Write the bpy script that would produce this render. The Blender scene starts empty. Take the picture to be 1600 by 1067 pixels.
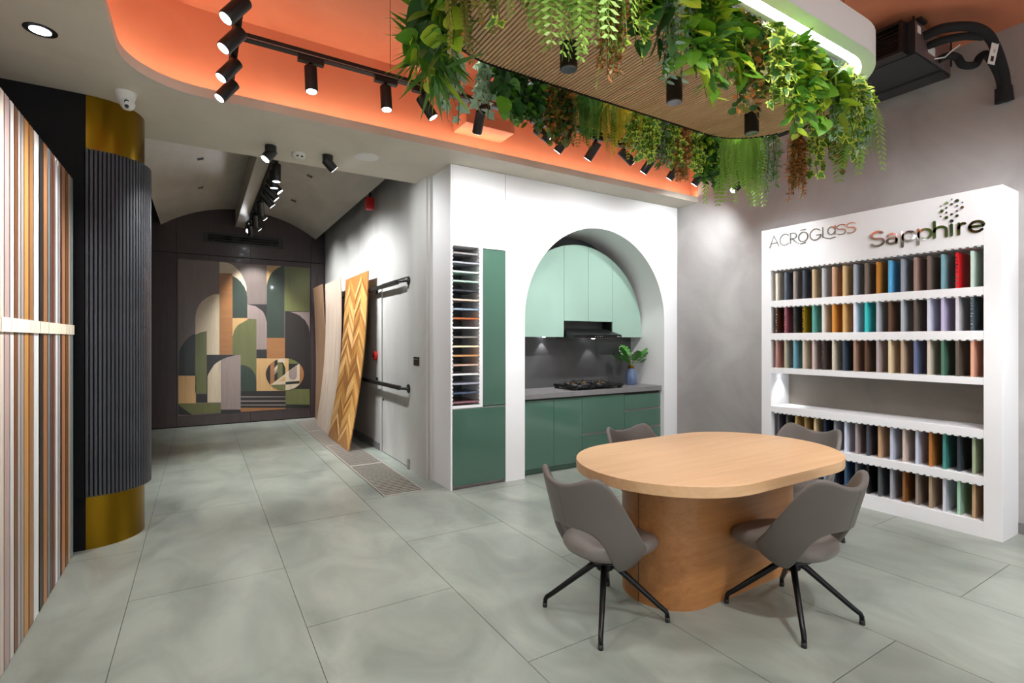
import bpy, bmesh, math, random
from mathutils import Vector, Matrix, Euler
random.seed(7)
S = bpy.context.scene
COL = S.collection
R = math.radians
PI = math.pi
# ------------------------------------------------------------------ camera
cam_data = bpy.data.cameras.new('camera')
cam = bpy.data.objects.new('camera', cam_data); COL.objects.link(cam)
cam_data.sensor_width = 36.0
cam_data.lens = 36.0 * 796 / 1600
cam_data.shift_y = -2.0 / 1600
cam_data.clip_start = 0.05
cam.location = (0, 0, 1.4)
cam.rotation_euler = (R(90), 0, -math.atan(487 / 796.0))
S.camera = cam
# ------------------------------------------------------------------ world, exposure
W = bpy.data.worlds.new('world'); S.world = W; W.use_nodes = True
W.node_tree.nodes['Background'].inputs[0].default_value = (0.88, 0.95, 1, 1)
W.node_tree.nodes['Background'].inputs[1].default_value = 2.4
S.view_settings.view_transform = 'Standard'
S.view_settings.look = 'None'
S.view_settings.gamma = 1.0
S.view_settings.use_curve_mapping = False
S.view_settings.exposure = 0.0
S.cycles.max_bounces = 8
S.cycles.diffuse_bounces = 6
S.cycles.glossy_bounces = 4
S.cycles.transmission_bounces = 6
S.cycles.sample_clamp_indirect = 4.0
S.cycles.use_denoising = True
# light powers (watts)
P_SPOT = 240.0      # track spotlights
P_SHOP = 420.0      # added ceiling downlights in the front half of the shop
E_RING = 26.0      # ring lamp strip
E_COVE = 36.0      # cove strip around the orange recess
P_VAULT = 420.0
P_FRONT = 52.0  # added spots on the unseen front track

# added daylight enters through a made-up shop window behind the camera; the portal only guides sampling
pl_ = bpy.data.lights.new('added_daylight_portal', 'AREA'); pl_.shape = 'RECTANGLE'; pl_.size = 7.4; pl_.size_y = 2.85; pl_.cycles.is_portal = True
po_ = bpy.data.objects.new('added_daylight_portal', pl_); COL.objects.link(po_); po_.location = (1.23, -4.04, 1.5); po_.rotation_euler = (R(90), 0, PI)

# ------------------------------------------------------------------ materials
def lin(h):
    h = h.lstrip('#'); o = []
    for i in (0, 2, 4):
        c = int(h[i:i+2], 16) / 255
        o.append(c / 12.92 if c <= 0.04045 else ((c + 0.055) / 1.055) ** 2.4)
    return tuple(o) + (1.0,)
def _mat(name):
    m = bpy.data.materials.new(name); m.use_nodes = True
    nt = m.node_tree
    return m, nt, nt.nodes['Principled BSDF']
def plain(name, col, rough=0.5, metal=0.0, coat=0.0, spec=0.5, var=0.04):
    m, nt, b = _mat(name)
    b.inputs['Roughness'].default_value = rough
    b.inputs['Metallic'].default_value = metal
    b.inputs['Coat Weight'].default_value = coat
    b.inputs['Coat Roughness'].default_value = 0.06
    b.inputs['Specular IOR Level'].default_value = spec
    c = lin(col) if isinstance(col, str) else col
    tc = nt.nodes.new('ShaderNodeTexCoord')
    n = nt.nodes.new('ShaderNodeTexNoise'); n.inputs['Scale'].default_value = 7.0; n.inputs['Detail'].default_value = 3
    nt.links.new(tc.outputs['Object'], n.inputs['Vector'])
    mx = nt.nodes.new('ShaderNodeMix'); mx.data_type = 'RGBA'
    mx.inputs[6].default_value = tuple(x * (1 - var) for x in c[:3]) + (1,)
    mx.inputs[7].default_value = tuple(min(1, x * (1 + var)) for x in c[:3]) + (1,)
    nt.links.new(n.outputs['Fac'], mx.inputs[0]); nt.links.new(mx.outputs[2], b.inputs['Base Color'])
    return m
def plaster(name, c1, c2, scale=1.4, rough=0.65, bump=0.02, stretch=(1, 1, 1), coat=0.0, detail=6):
    m, nt, b = _mat(name)
    tc = nt.nodes.new('ShaderNodeTexCoord'); mp = nt.nodes.new('ShaderNodeMapping')
    mp.inputs['Scale'].default_value = stretch
    nt.links.new(tc.outputs['Object'], mp.inputs['Vector'])
    n = nt.nodes.new('ShaderNodeTexNoise'); n.inputs['Scale'].default_value = scale
    n.inputs['Detail'].default_value = detail; n.inputs['Roughness'].default_value = 0.55; n.inputs['Distortion'].default_value = 0.9
    nt.links.new(mp.outputs['Vector'], n.inputs['Vector'])
    cr = nt.nodes.new('ShaderNodeValToRGB')
    cr.color_ramp.elements[0].position = 0.3; cr.color_ramp.elements[0].color = lin(c1)
    cr.color_ramp.elements[1].position = 0.7; cr.color_ramp.elements[1].color = lin(c2)
    nt.links.new(n.outputs['Fac'], cr.inputs['Fac']); nt.links.new(cr.outputs['Color'], b.inputs['Base Color'])
    n2 = nt.nodes.new('ShaderNodeTexNoise'); n2.inputs['Scale'].default_value = scale * 9; n2.inputs['Detail'].default_value = 4
    nt.links.new(mp.outputs['Vector'], n2.inputs['Vector'])
    bp = nt.nodes.new('ShaderNodeBump'); bp.inputs['Strength'].default_value = bump * 5; bp.inputs['Distance'].default_value = 0.01
    nt.links.new(n2.outputs['Fac'], bp.inputs['Height']); nt.links.new(bp.outputs['Normal'], b.inputs['Normal'])
    b.inputs['Roughness'].default_value = rough
    b.inputs['Coat Weight'].default_value = coat; b.inputs['Coat Roughness'].default_value = 0.15
    return m
def wood(name, c1, c2, axis='Z', rough=0.4, scale=4.0, ring=1.0, coat=0.0, bump=0.03):
    m, nt, b = _mat(name)
    tc = nt.nodes.new('ShaderNodeTexCoord'); mp = nt.nodes.new('ShaderNodeMapping')
    k = {'X': (0.06, 1, 1), 'Y': (1, 0.06, 1), 'Z': (1, 1, 0.06)}[axis]
    mp.inputs['Scale'].default_value = k
    nt.links.new(tc.outputs['Object'], mp.inputs['Vector'])
    n = nt.nodes.new('ShaderNodeTexNoise'); n.inputs['Scale'].default_value = scale * 5; n.inputs['Detail'].default_value = 6
    n.inputs['Roughness'].default_value = 0.6; n.inputs['Distortion'].default_value = 1.2 * ring
    nt.links.new(mp.outputs['Vector'], n.inputs['Vector'])
    n2 = nt.nodes.new('ShaderNodeTexNoise'); n2.inputs['Scale'].default_value = scale * 28; n2.inputs['Detail'].default_value = 3
    nt.links.new(mp.outputs['Vector'], n2.inputs['Vector'])
    ad = nt.nodes.new('ShaderNodeMix'); ad.inputs[0].default_value = 0.35
    nt.links.new(n.outputs['Fac'], ad.inputs[2]); nt.links.new(n2.outputs['Fac'], ad.inputs[3])
    cr = nt.nodes.new('ShaderNodeValToRGB')
    cr.color_ramp.elements[0].position = 0.32; cr.color_ramp.elements[0].color = lin(c1)
    cr.color_ramp.elements[1].position = 0.68; cr.color_ramp.elements[1].color = lin(c2)
    nt.links.new(ad.outputs[0], cr.inputs['Fac']); nt.links.new(cr.outputs['Color'], b.inputs['Base Color'])
    bp = nt.nodes.new('ShaderNodeBump'); bp.inputs['Strength'].default_value = bump * 4; bp.inputs['Distance'].default_value = 0.004
    nt.links.new(ad.outputs[0], bp.inputs['Height']); nt.links.new(bp.outputs['Normal'], b.inputs['Normal'])
    b.inputs['Roughness'].default_value = rough
    b.inputs['Coat Weight'].default_value = coat; b.inputs['Coat Roughness'].default_value = 0.05
    return m
def glow(name, col, strength):
    m, nt, b = _mat(name)
    b.inputs['Base Color'].default_value = (0.8, 0.8, 0.8, 1)
    b.inputs['Emission Color'].default_value = lin(col)
    b.inputs['Emission Strength'].default_value = strength
    return m

M = {}
def thin_glass(name):
    m = bpy.data.materials.new(name); m.use_nodes = True; nt = m.node_tree
    nt.nodes.remove(nt.nodes['Principled BSDF'])
    t = nt.nodes.new('ShaderNodeBsdfTransparent'); g = nt.nodes.new('ShaderNodeBsdfGlossy'); g.inputs['Roughness'].default_value = 0.02
    mx = nt.nodes.new('ShaderNodeMixShader'); mx.inputs[0].default_value = 0.06
    nt.links.new(t.outputs[0], mx.inputs[1]); nt.links.new(g.outputs[0], mx.inputs[2])
    nt.links.new(mx.outputs[0], nt.nodes['Material Output'].inputs['Surface'])
    return m
M['glass'] = thin_glass('window_glass')
M['floor'] = plaster('floor_tile_stone', '#757b73', '#949a90', 2.8, 0.33, 0.006, (1, 0.6, 1), coat=0.0)
M['grout'] = plain('grout', '#6d716b', 0.9)
M['grey_ceiling'] = plaster('grey_plaster_ceiling', '#cfc9bb', '#dcd6c8', 1.6, 0.55, 0.012)
M['vault'] = plaster('vault_plaster', '#a39e95', '#b5b0a7', 1.8, 0.55, 0.015, (1.6, 0.5, 1))
M['grey_wall'] = plaster('grey_plaster_wall', '#979492', '#b0aeac', 1.3, 0.5, 0.015)
M['door_wall'] = plaster('corridor_plaster', '#a8a7a3', '#bfbeba', 1.5, 0.5, 0.012, (1, 1, 0.35))
M['orange'] = plaster('terracotta_plaster', '#d07a57', '#da8a66', 1.5, 0.6, 0.012)
M['rim'] = plaster('rim_plaster', '#8a7f78', '#95897f', 1.5, 0.6, 0.01)
M['white'] = plain('white_laminate', '#e8e8e9', 0.35, var=0.01)
M['white_matt'] = plain('white_paint', '#e9e9e7', 0.55, var=0.01)
M['plastic'] = plain('white_plastic', '#e6e4de', 0.4, var=0.01)
M['green_hi'] = plain('sage_gloss', '#8ba699', 0.12, coat=0.6, var=0.01)
M['green_lo'] = plain('forest_gloss', '#456557', 0.14, coat=0.6, var=0.01)
M['stone'] = plaster('charcoal_stone', '#3f3f40', '#4c4b4c', 3.0, 0.38, 0.008, (0.5, 1, 1))
M['counter'] = plaster('grey_quartz', '#6a6969', '#777575', 4.0, 0.4, 0.006)
M['black_metal'] = plain('black_metal', '#141414', 0.4, 0.0, var=0.02)
M['black_gloss'] = plain('black_glass', '#08090a', 0.12, var=0.02)
M['leg_metal'] = plain('dark_steel', '#1b1b1c', 0.28, 0.6, var=0.02)
M['steel'] = plain('galvanised_steel', '#a59d9f', 0.35, 0.8)
M['chrome'] = plain('polished_mirror', '#d9d9d9', 0.06, 1.0, var=0.0)
M['lens'] = glow('lamp_lens', '#f4f7ff', 22.0)
M['lens_dim'] = plain('lamp_reflector', '#8c9099', 0.2, 0.9)
M['ring_led'] = glow('ring_led', '#fbfbff', E_RING)
M['cove_led'] = glow('cove_led', '#ffe9d4', E_COVE)
M['brass'] = plain('brushed_brass', '#846415', 0.3, 1.0, var=0.03)
M['gold_edge'] = plain('gold_edge', '#d8a624', 0.3, 0.7)
M['black_wood'] = wood('black_oak', '#050405', '#0b0a0b', 'Z', 0.65)
M['black_wood'].node_tree.nodes['Principled BSDF'].inputs['Specular IOR Level'].default_value = 0.2
M['char_wood'] = wood('charcoal_oak', '#25262b', '#44464d', 'Z', 0.42, 5.0)
M['dark_wood'] = wood('espresso_veneer', '#2c2222', '#3c302f', 'Z', 0.35, 5.0, coat=0.1)
M['oak'] = wood('oak_top', '#c79d70', '#dab48a', 'X', 0.38, 1.6)
M['oak_base'] = wood('oak_base', '#8f5c30', '#ac7744', 'X', 0.4, 2.4)
M['slat_wood'] = wood('slat_wood', '#d6ac82', '#e8c49d', 'Y', 0.5, 3.0)
M['felt'] = plain('black_felt', '#17120e', 0.9)
M['leather'] = plain('taupe_leather', '#77706b', 0.42, var=0.03)
M['leather_dark'] = plain('taupe_shell', '#625c57', 0.45, var=0.03)
M['rubber'] = plain('rubber', '#222222', 0.7)
M['red'] = plain('red_plastic', '#b3171b', 0.4)
M['grate'] = plain('brushed_grate', '#c4bdb3', 0.42, 0.55)
M['pit'] = plain('drain_pit_shade', '#1e1c1a', 0.9)
M['cream_pad'] = plain('pale_birch', '#e3d6c0', 0.6)
M['niche_back'] = plaster('taupe_board', '#6f6860', '#7b746b', 3.0, 0.5, 0.005)
M['foam'] = plain('pipe_foam', '#17181a', 0.85)
M['casing'] = plain('black_casing', '#26272a', 0.6)
M['paper'] = plain('label_paper', '#e8e6e2', 0.7)
M['ink'] = plain('ink', '#222222', 0.7)
M['vase'] = plain('blue_glass_vase', '#4d5f7c', 0.08, coat=0.5)
M['copper'] = plain('brass_burner', '#b08a45', 0.3, 0.9)
MUR = {'taupe': '#665a55', 'cream': '#b8a88f', 'forest': '#26332a', 'brown': '#8d5f35', 'night': '#171c18', 'olive': '#5a5d35', 'maple': '#b4905f', 'black': '#1e1b1b', 'green': '#56582f', 'mauve': '#857670'}
for k, v in MUR.items():
    c = lin(v); d = '#%02x%02x%02x' % tuple(int(int(v[i:i+2], 16) * 0.88) for i in (1, 3, 5))
    M['mu_' + k] = wood('inlay_' + k, d, v, 'X' if k == 'brown' else 'Z', 0.35, 4.0, coat=0.1, bump=0.01)
_sw = {}
def swatch(hexc, rough=0.3):
    if hexc not in _sw: _sw[hexc] = plain('sample_' + hexc[1:], hexc, rough, coat=0.25, var=0.015)
    return _sw[hexc]
def leafm(name, col, rough=0.45):
    m, nt, b = _mat(name)
    c = lin(col)
    oi = nt.nodes.new('ShaderNodeObjectInfo')
    hs = nt.nodes.new('ShaderNodeHueSaturation'); hs.inputs['Color'].default_value = c
    mr = nt.nodes.new('ShaderNodeMapRange'); mr.inputs[3].default_value = 0.75; mr.inputs[4].default_value = 1.3
    nt.links.new(oi.outputs['Random'], mr.inputs[0]); nt.links.new(mr.outputs[0], hs.inputs['Value'])
    nt.links.new(hs.outputs['Color'], b.inputs['Base Color'])
    b.inputs['Roughness'].default_value = rough
    b.inputs['Subsurface Weight'].default_value = 0.0
    return m
for k, v in {'leaf': '#639927', 'leaf_dark': '#335f28', 'lime': '#b3cf35', 'ivy_in': '#54862f', 'ivy_rim': '#cfe258', 'pale': '#a9b79a', 'fern': '#95bf50', 'fern_y': '#c6b630', 'fern_d': '#558a34', 'grey_leaf': '#9ab89d', 'rust': '#c07536', 'rust_d': '#8a5228', 'olive_leaf': '#74742c', 'stem': '#5c6a2c', 'straw': '#c9ab7a', 'monstera': '#3f7a2c'}.items():
    M[k] = leafm('foliage_' + k, v)

# ------------------------------------------------------------------ mesh helpers
class MB:
    def __init__(s): s.v = []; s.f = []; s.mi = []
    def add(s, vs, fs, mi=0):
        o = len(s.v); s.v += [tuple(p) for p in vs]
        for f in fs: s.f.append([i + o for i in f]); s.mi.append(mi)
        return s
    def box(s, x0, x1, y0, y1, z0, z1, mi=0):
        return s.add([(x0,y0,z0),(x1,y0,z0),(x1,y1,z0),(x0,y1,z0),(x0,y0,z1),(x1,y0,z1),(x1,y1,z1),(x0,y1,z1)],
                     [(3,2,1,0),(4,5,6,7),(0,1,5,4),(1,2,6,5),(2,3,7,6),(3,0,4,7)], mi)
    def prism(s, pts, z0, z1, mi=0, axis='Z'):
        n = len(pts)
        a = sum(pts[i][0]*pts[(i+1)%n][1]-pts[(i+1)%n][0]*pts[i][1] for i in range(n))
        if a < 0: pts = pts[::-1]
        if axis == 'Z': vs = [(p[0],p[1],z0) for p in pts]+[(p[0],p[1],z1) for p in pts]; flip = False
        elif axis == 'Y': vs = [(p[0],z0,p[1]) for p in pts]+[(p[0],z1,p[1]) for p in pts]; flip = True
        else: vs = [(z0,p[0],p[1]) for p in pts]+[(z1,p[0],p[1]) for p in pts]; flip = False
        fs = [tuple(range(n))[::-1], tuple(range(n, 2*n))]+[(i,(i+1)%n,(i+1)%n+n,i+n) for i in range(n)]
        if flip: fs = [f[::-1] for f in fs]
        return s.add(vs, fs, mi)
    def tube(s, pts, r, n=8, mi=0, cap=True):
        pts = [Vector(p) for p in pts]; k = len(pts)
        rs = r if isinstance(r, (list, tuple)) else [r]*k
        vs = []; up = None
        for i, p in enumerate(pts):
            t = (pts[min(i+1,k-1)]-pts[max(i-1,0)]).normalized()
            if up is None: up = Vector((0,0,1)) if abs(t.z) < 0.9 else Vector((1,0,0))
            a = t.cross(up)
            if a.length < 1e-5: a = t.cross(Vector((0,1,0)))
            a.normalize(); b = a.cross(t).normalized(); up = b
            for j in range(n):
                w = 2*PI*j/n; vs.append(p+a*(rs[i]*math.cos(w))+b*(rs[i]*math.sin(w)))
        fs = [(i*n+j, i*n+(j+1)%n, (i+1)*n+(j+1)%n, (i+1)*n+j) for i in range(k-1) for j in range(n)]
        if cap: fs += [tuple(range(n))[::-1], tuple(range((k-1)*n, k*n))]
        return s.add(vs, fs, mi)
    def lathe(s, prof, c=(0,0,0), n=20, mi=0, M4=None):
        vs = []
        for r, z in prof:
            for j in range(n):
                w = 2*PI*j/n; p = Vector((r*math.cos(w), r*math.sin(w), z))
                if M4 is not None: p = M4 @ p
                vs.append(p+Vector(c))
        k = len(prof)
        fs = [(i*n+j, i*n+(j+1)%n, (i+1)*n+(j+1)%n, (i+1)*n+j) for i in range(k-1) for j in range(n)]
        fs += [tuple(range(n))[::-1], tuple(range((k-1)*n, k*n))]
        return s.add(vs, fs, mi)
    def mesh(s, name, mats, smooth=False):
        me = bpy.data.meshes.new(name); me.from_pydata(s.v, [], s.f); me.update()
        if not isinstance(mats, (list, tuple)): mats = [mats]
        for m in mats: me.materials.append(m)
        if len(mats) > 1: me.polygons.foreach_set('material_index', s.mi)
        if smooth:
            me.polygons.foreach_set('use_smooth', [True]*len(me.polygons))
        return me
    def build(s, name, mats, parent=None, smooth=False, bevel=0.0, segs=2, auto=None):
        o = bpy.data.objects.new(name, s.mesh(name, mats, smooth)); COL.objects.link(o)
        if parent is not None: o.parent = parent
        if bevel:
            b = o.modifiers.new('bevel', 'BEVEL'); b.width = bevel; b.segments = segs; b.limit_method = 'ANGLE'; b.angle_limit = R(40)
        if smooth and auto is not False:
            set_sharp(o.data, R(38))
        return o
def set_sharp(me, ang):
    bm = bmesh.new(); bm.from_mesh(me)
    for e in bm.edges:
        e.smooth = not (len(e.link_faces) == 2 and e.calc_face_angle(0) > ang)
    bm.to_mesh(me); bm.free()
def tag(o, label, cat, group=None, kind=None):
    o['label'] = label; o['category'] = cat
    if group: o['group'] = group
    if kind: o['kind'] = kind
    return o
def thing(name, label, cat, loc=(0,0,0), rz=0.0, group=None, kind=None):
    o = bpy.data.objects.new(name, None); COL.objects.link(o)
    o.empty_display_size = 0.05
    o.location = loc; o.rotation_euler = (0, 0, rz)
    return tag(o, label, cat, group, kind)
def inst(name, me, parent=None, mat=None):
    o = bpy.data.objects.new(name, me); COL.objects.link(o)
    if parent is not None: o.parent = parent
    if mat is not None: o.matrix_local = mat
    return o
def copy_tree(o, parent=None):
    c = o.copy(); COL.objects.link(c); c.parent = parent
    for ch in o.children: copy_tree(ch, c)
    return c
def arc(cx, cy, rx, ry, a0, a1, n=12):
    return [(cx+rx*math.cos(R(a0+(a1-a0)*i/n)), cy+ry*math.sin(R(a0+(a1-a0)*i/n))) for i in range(n+1)]
def stadium(cx, cy, L, Wd, n=20):
    r = Wd/2; h = L/2-r
    return arc(cx+h, cy, r, r, -90, 90, n)+arc(cx-h, cy, r, r, 90, 270, n)
def rrect(x0, x1, y0, y1, r, n=8):
    return arc(x1-r,y0+r,r,r,-90,0,n)+arc(x1-r,y1-r,r,r,0,90,n)+arc(x0+r,y1-r,r,r,90,180,n)+arc(x0+r,y0+r,r,r,180,270,n)
ORD = ['first','second','third','fourth','fifth','sixth','seventh','eighth','ninth','tenth','eleventh','twelfth','thirteenth','fourteenth','fifteenth','sixteenth','seventeenth','eighteenth','nineteenth','twentieth']
def ordn(i, n, a='left', b='right'):
    if i == 0: return a+'most'
    if i == n-1: return b+'most'
    return (ORD[i]+' from '+a) if i < n/2 else (ORD[n-1-i]+' from '+b)
def spot(name, loc, target, power, cone=60, blend=0.6, size=0.04, col=(0.97,0.985,1.0), parent=None):
    l = bpy.data.lights.new(name, 'SPOT'); l.energy = power; l.spot_size = R(cone); l.spot_blend = blend; l.shadow_soft_size = size; l.color = col
    o = bpy.data.objects.new(name, l); COL.objects.link(o)
    o.location = loc
    d = Vector(target)-Vector(loc); o.rotation_euler = d.to_track_quat('-Z','Y').to_euler()
    return o
H = 3.04          # flat ceiling
HO = 3.69         # orange ceiling
XR = 5.06         # right wall
XC = 1.95         # corridor wall
YB = 9.75         # mural wall
YE = 5.08         # end of flat ceiling
MURAL = [
 (0,'taupe',[(-0.304,2.7),(1.68,2.7),(1.68,0.19),(-0.304,0.19)]),
 (1,'cream',[(0.27,2.2),(0.67,2.22),(0.67,2.3),(0.65,2.38),(0.62,2.45),(0.59,2.52),(0.55,2.58),(0.5,2.63),(0.45,2.67),(0.39,2.69),(0.33,2.7),(0.27,2.7)]),
 (2,'forest',[(0.46,1.77),(0.68,1.78),(0.68,2.13),(0.67,2.17),(0.67,2.22),(0.65,2.26),(0.64,2.3),(0.61,2.34),(0.59,2.38),(0.56,2.41),(0.53,2.44),(0.49,2.46),(0.46,2.48)]),
 (2,'brown',[(0.27,2.51),(0.46,2.52),(0.46,1.16),(0.27,1.16)]),
 (1,'cream',[(0.29,1.16),(-0.07,1.16),(-0.07,1.77),(-0.06,1.83),(-0.05,1.89),(-0.03,1.94),(-0.01,1.99),(0.03,2.04),(0.07,2.08),(0.11,2.11),(0.16,2.14),(0.21,2.16),(0.27,2.16),(0.29,2.16)]),
 (2,'night',[(-0.07,0.83),(-0.3,0.84),(-0.29,1.2),(-0.28,1.24),(-0.27,1.28),(-0.25,1.31),(-0.23,1.35),(-0.21,1.38),(-0.19,1.41),(-0.17,1.44),(-0.14,1.46),(-0.11,1.49),(-0.08,1.5),(-0.07,1.48)]),
 (2,'olive',[(0.09,0.53),(-0.07,0.54),(-0.07,1.49),(0.01,1.53),(0.09,1.55)]),
 (2,'maple',[(-0.3,0.83),(-0.06,0.82),(-0.06,0.38),(-0.3,0.39)]),
 (2,'black',[(-0.06,0.53),(0.09,0.52),(0.09,0.38),(-0.06,0.39)]),
 (1,'green',[(-0.3,0.39),(0.29,0.35),(0.29,0.19),(-0.3,0.21)]),
 (2,'night',[(-0.3,0.37),(-0.11,0.19),(-0.3,0.21)]),
 (2,'black',[(0.09,1.16),(0.58,1.15),(0.58,0.35),(0.09,0.38)]),
 (3,'cream',[(0.29,0.37),(0.1,0.38),(0.1,0.72),(0.1,0.76),(0.1,0.8),(0.11,0.84),(0.13,0.88),(0.15,0.92),(0.17,0.95),(0.19,0.99),(0.22,1.02),(0.26,1.05),(0.29,1.07)]),
 (3,'mauve',[(0.58,0.23),(0.29,0.25),(0.29,1.07),(0.37,1.11),(0.47,1.14),(0.58,1.16)]),
 (2,'maple',[(0.46,1.77),(0.82,1.78),(0.82,1.15),(0.46,1.16)]),
 (3,'olive',[(0.82,0.8),(0.82,1.76),(0.76,1.76),(0.71,1.75),(0.65,1.73),(0.61,1.7),(0.56,1.67),(0.53,1.64),(0.5,1.59),(0.48,1.55),(0.47,1.5),(0.46,1.46),(0.46,1.15),(0.58,1.15),(0.58,0.81)]),
 (2,'black',[(0.68,2.01),(0.98,2.02),(0.98,1.71),(0.68,1.7)]),
 (3,'mauve',[(0.82,1.24),(0.82,1.76),(0.68,1.76),(0.68,2.01),(0.72,2.0),(0.77,1.99),(0.81,1.98),(0.85,1.95),(0.89,1.92),(0.92,1.89),(0.94,1.85),(0.96,1.8),(0.97,1.75),(0.98,1.71),(0.98,1.24)]),
 (2,'black',[(0.82,1.24),(0.98,1.24),(0.98,1.09),(0.82,1.09)]),
 (1,'maple',[(0.98,2.69),(1.26,2.7),(1.26,2.28),(0.98,2.27)]),
 (2,'forest',[(1.26,1.44),(0.98,1.44),(0.98,2.28),(0.98,2.34),(0.99,2.41),(1.01,2.47),(1.03,2.52),(1.06,2.57),(1.1,2.62),(1.14,2.65),(1.18,2.68),(1.22,2.7),(1.26,2.7)]),
 (2,'brown',[(0.98,1.44),(1.27,1.44),(1.27,1.08),(0.98,1.09)]),
 (1,'olive',[(1.26,2.69),(1.67,2.7),(1.67,1.91),(1.26,1.9)]),
 (1,'mauve',[(1.27,1.91),(1.68,1.92),(1.68,1.53),(1.27,1.52)]),
 (2,'black',[(1.27,0.54),(1.27,1.91),(1.33,1.91),(1.39,1.89),(1.45,1.87),(1.51,1.84),(1.55,1.8),(1.6,1.76),(1.63,1.7),(1.66,1.65),(1.67,1.59),(1.68,1.53),(1.68,0.52)]),
 (2,'maple',[(0.82,1.09),(1.28,1.08),(1.28,0.51),(0.82,0.53)]),
 (4,'forest',[(0.58,0.54),(0.58,0.98),(0.62,0.98),(0.65,0.97),(0.69,0.95),(0.72,0.93),(0.75,0.9),(0.77,0.87),(0.79,0.83),(0.81,0.79),(0.81,0.75),(0.82,0.7),(0.82,0.53)]),
 (2,'black',[(0.58,0.54),(1.28,0.51),(1.28,0.21),(0.58,0.26)]),
 (4,'mauve',[(0.29,0.47),(1.28,0.41),(1.28,0.4),(0.29,0.45)]),
 (4,'mauve',[(0.29,0.4),(1.28,0.34),(1.28,0.32),(0.29,0.38)]),
 (4,'mauve',[(0.29,0.33),(1.28,0.27),(1.28,0.25),(0.29,0.32)]),
 (2,'brown',[(0.58,0.26),(1.28,0.21),(1.28,0.19),(0.58,0.19)]),
 (3,'black',[(0.29,0.25),(0.58,0.23),(0.58,0.19),(0.29,0.19)]),
 (2,'olive',[(1.28,0.54),(1.68,0.52),(1.68,0.24),(1.28,0.27)]),
 (2,'night',[(1.28,0.27),(1.68,0.24),(1.68,0.19),(1.28,0.2)]),
 (5,'maple',[(1.581,0.792),(1.577,0.837),(1.565,0.881),(1.546,0.923),(1.52,0.961),(1.488,0.996),(1.45,1.026),(1.408,1.05),(1.363,1.068),(1.316,1.079),(1.267,1.083),(1.219,1.081),(1.172,1.071),(1.128,1.056),(1.088,1.034),(1.052,1.006),(1.021,0.974),(0.997,0.938),(0.979,0.898),(0.968,0.857),(0.964,0.814),(0.968,0.77),(0.979,0.728),(0.997,0.687),(1.021,0.649),(1.052,0.615),(1.088,0.585),(1.128,0.56),(1.172,0.541),(1.219,0.529),(1.267,0.523),(1.316,0.524),(1.363,0.532),(1.408,0.546),(1.45,0.567),(1.488,0.595),(1.52,0.627),(1.546,0.664),(1.565,0.704),(1.577,0.748)]),
 (6,'black',[(1.021,0.649),(0.997,0.687),(0.979,0.728),(0.968,0.77),(0.964,0.814),(0.968,0.857),(0.979,0.898),(0.997,0.938),(1.021,0.974),(1.034,0.988),(1.034,0.635)]),
 (6,'brown',[(1.088,0.585),(1.052,0.615),(1.034,0.635),(1.034,0.988),(1.052,1.006),(1.088,1.034),(1.1,1.04),(1.1,0.577)]),
 (6,'black',[(1.128,0.56),(1.1,0.577),(1.1,1.04),(1.128,1.056),(1.15,1.064),(1.15,0.551)]),
 (6,'cream',[(1.15,1.064),(1.172,1.071),(1.219,1.081),(1.267,1.083),(1.275,1.083),(1.275,0.999),(1.15,1.001)]),
 (7,'black',[(1.229,0.647),(1.275,0.645),(1.275,0.885),(1.274,0.905),(1.269,0.924),(1.262,0.943),(1.251,0.96),(1.239,0.975),(1.224,0.988),(1.207,0.999),(1.189,1.007),(1.17,1.012),(1.15,1.014),(1.229,1.012)]),
 (8,'olive',[(1.15,0.65),(1.231,0.647),(1.231,0.978),(1.194,1.007),(1.15,1.014)]),
 (9,'cream',[(1.1,0.915),(1.15,0.976),(1.15,0.914),(1.1,0.853)]),
 (9,'mauve',[(1.1,0.853),(1.15,0.914),(1.15,0.857),(1.1,0.796)]),
 (9,'cream',[(1.043,0.624),(1.04,0.629),(1.275,0.809),(1.275,0.822),(1.331,0.858),(1.499,0.981),(1.503,0.98),(1.509,0.973),(1.509,0.673),(1.275,0.626)]),
 (10,'maple',[(1.148,0.676),(1.275,0.771),(1.275,0.68)]),
 (9,'olive',[(1.267,0.523),(1.219,0.529),(1.172,0.541),(1.128,0.56),(1.088,0.585),(1.052,0.615),(1.049,0.618),(1.273,0.622),(1.273,0.523)]),
 (9,'olive',[(1.328,1.076),(1.363,1.068),(1.408,1.05),(1.45,1.026),(1.488,0.996),(1.503,0.98),(1.328,0.985)]),
 (9,'night',[(1.328,0.985),(1.499,0.981),(1.328,0.855)]),
 (10,'mauve',[(1.331,0.851),(1.464,0.946),(1.464,0.764),(1.46,0.743),(1.451,0.723),(1.436,0.709),(1.418,0.699),(1.397,0.697),(1.377,0.701),(1.358,0.712),(1.344,0.728),(1.335,0.747),(1.331,0.769)]),
 (9,'brown',[(1.577,0.748),(1.565,0.704),(1.546,0.664),(1.52,0.627),(1.509,0.616),(1.509,0.973),(1.52,0.961),(1.546,0.923),(1.565,0.881),(1.577,0.837),(1.581,0.792)]),
 (10,'night',[(1.278,0.667),(1.505,0.676),(1.505,0.628),(1.278,0.622)]),
 (9,'cream',[(1.488,0.595),(1.45,0.567),(1.408,0.546),(1.363,0.532),(1.316,0.524),(1.278,0.523),(1.278,0.622),(1.505,0.628),(1.505,0.612)]),
]
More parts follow.
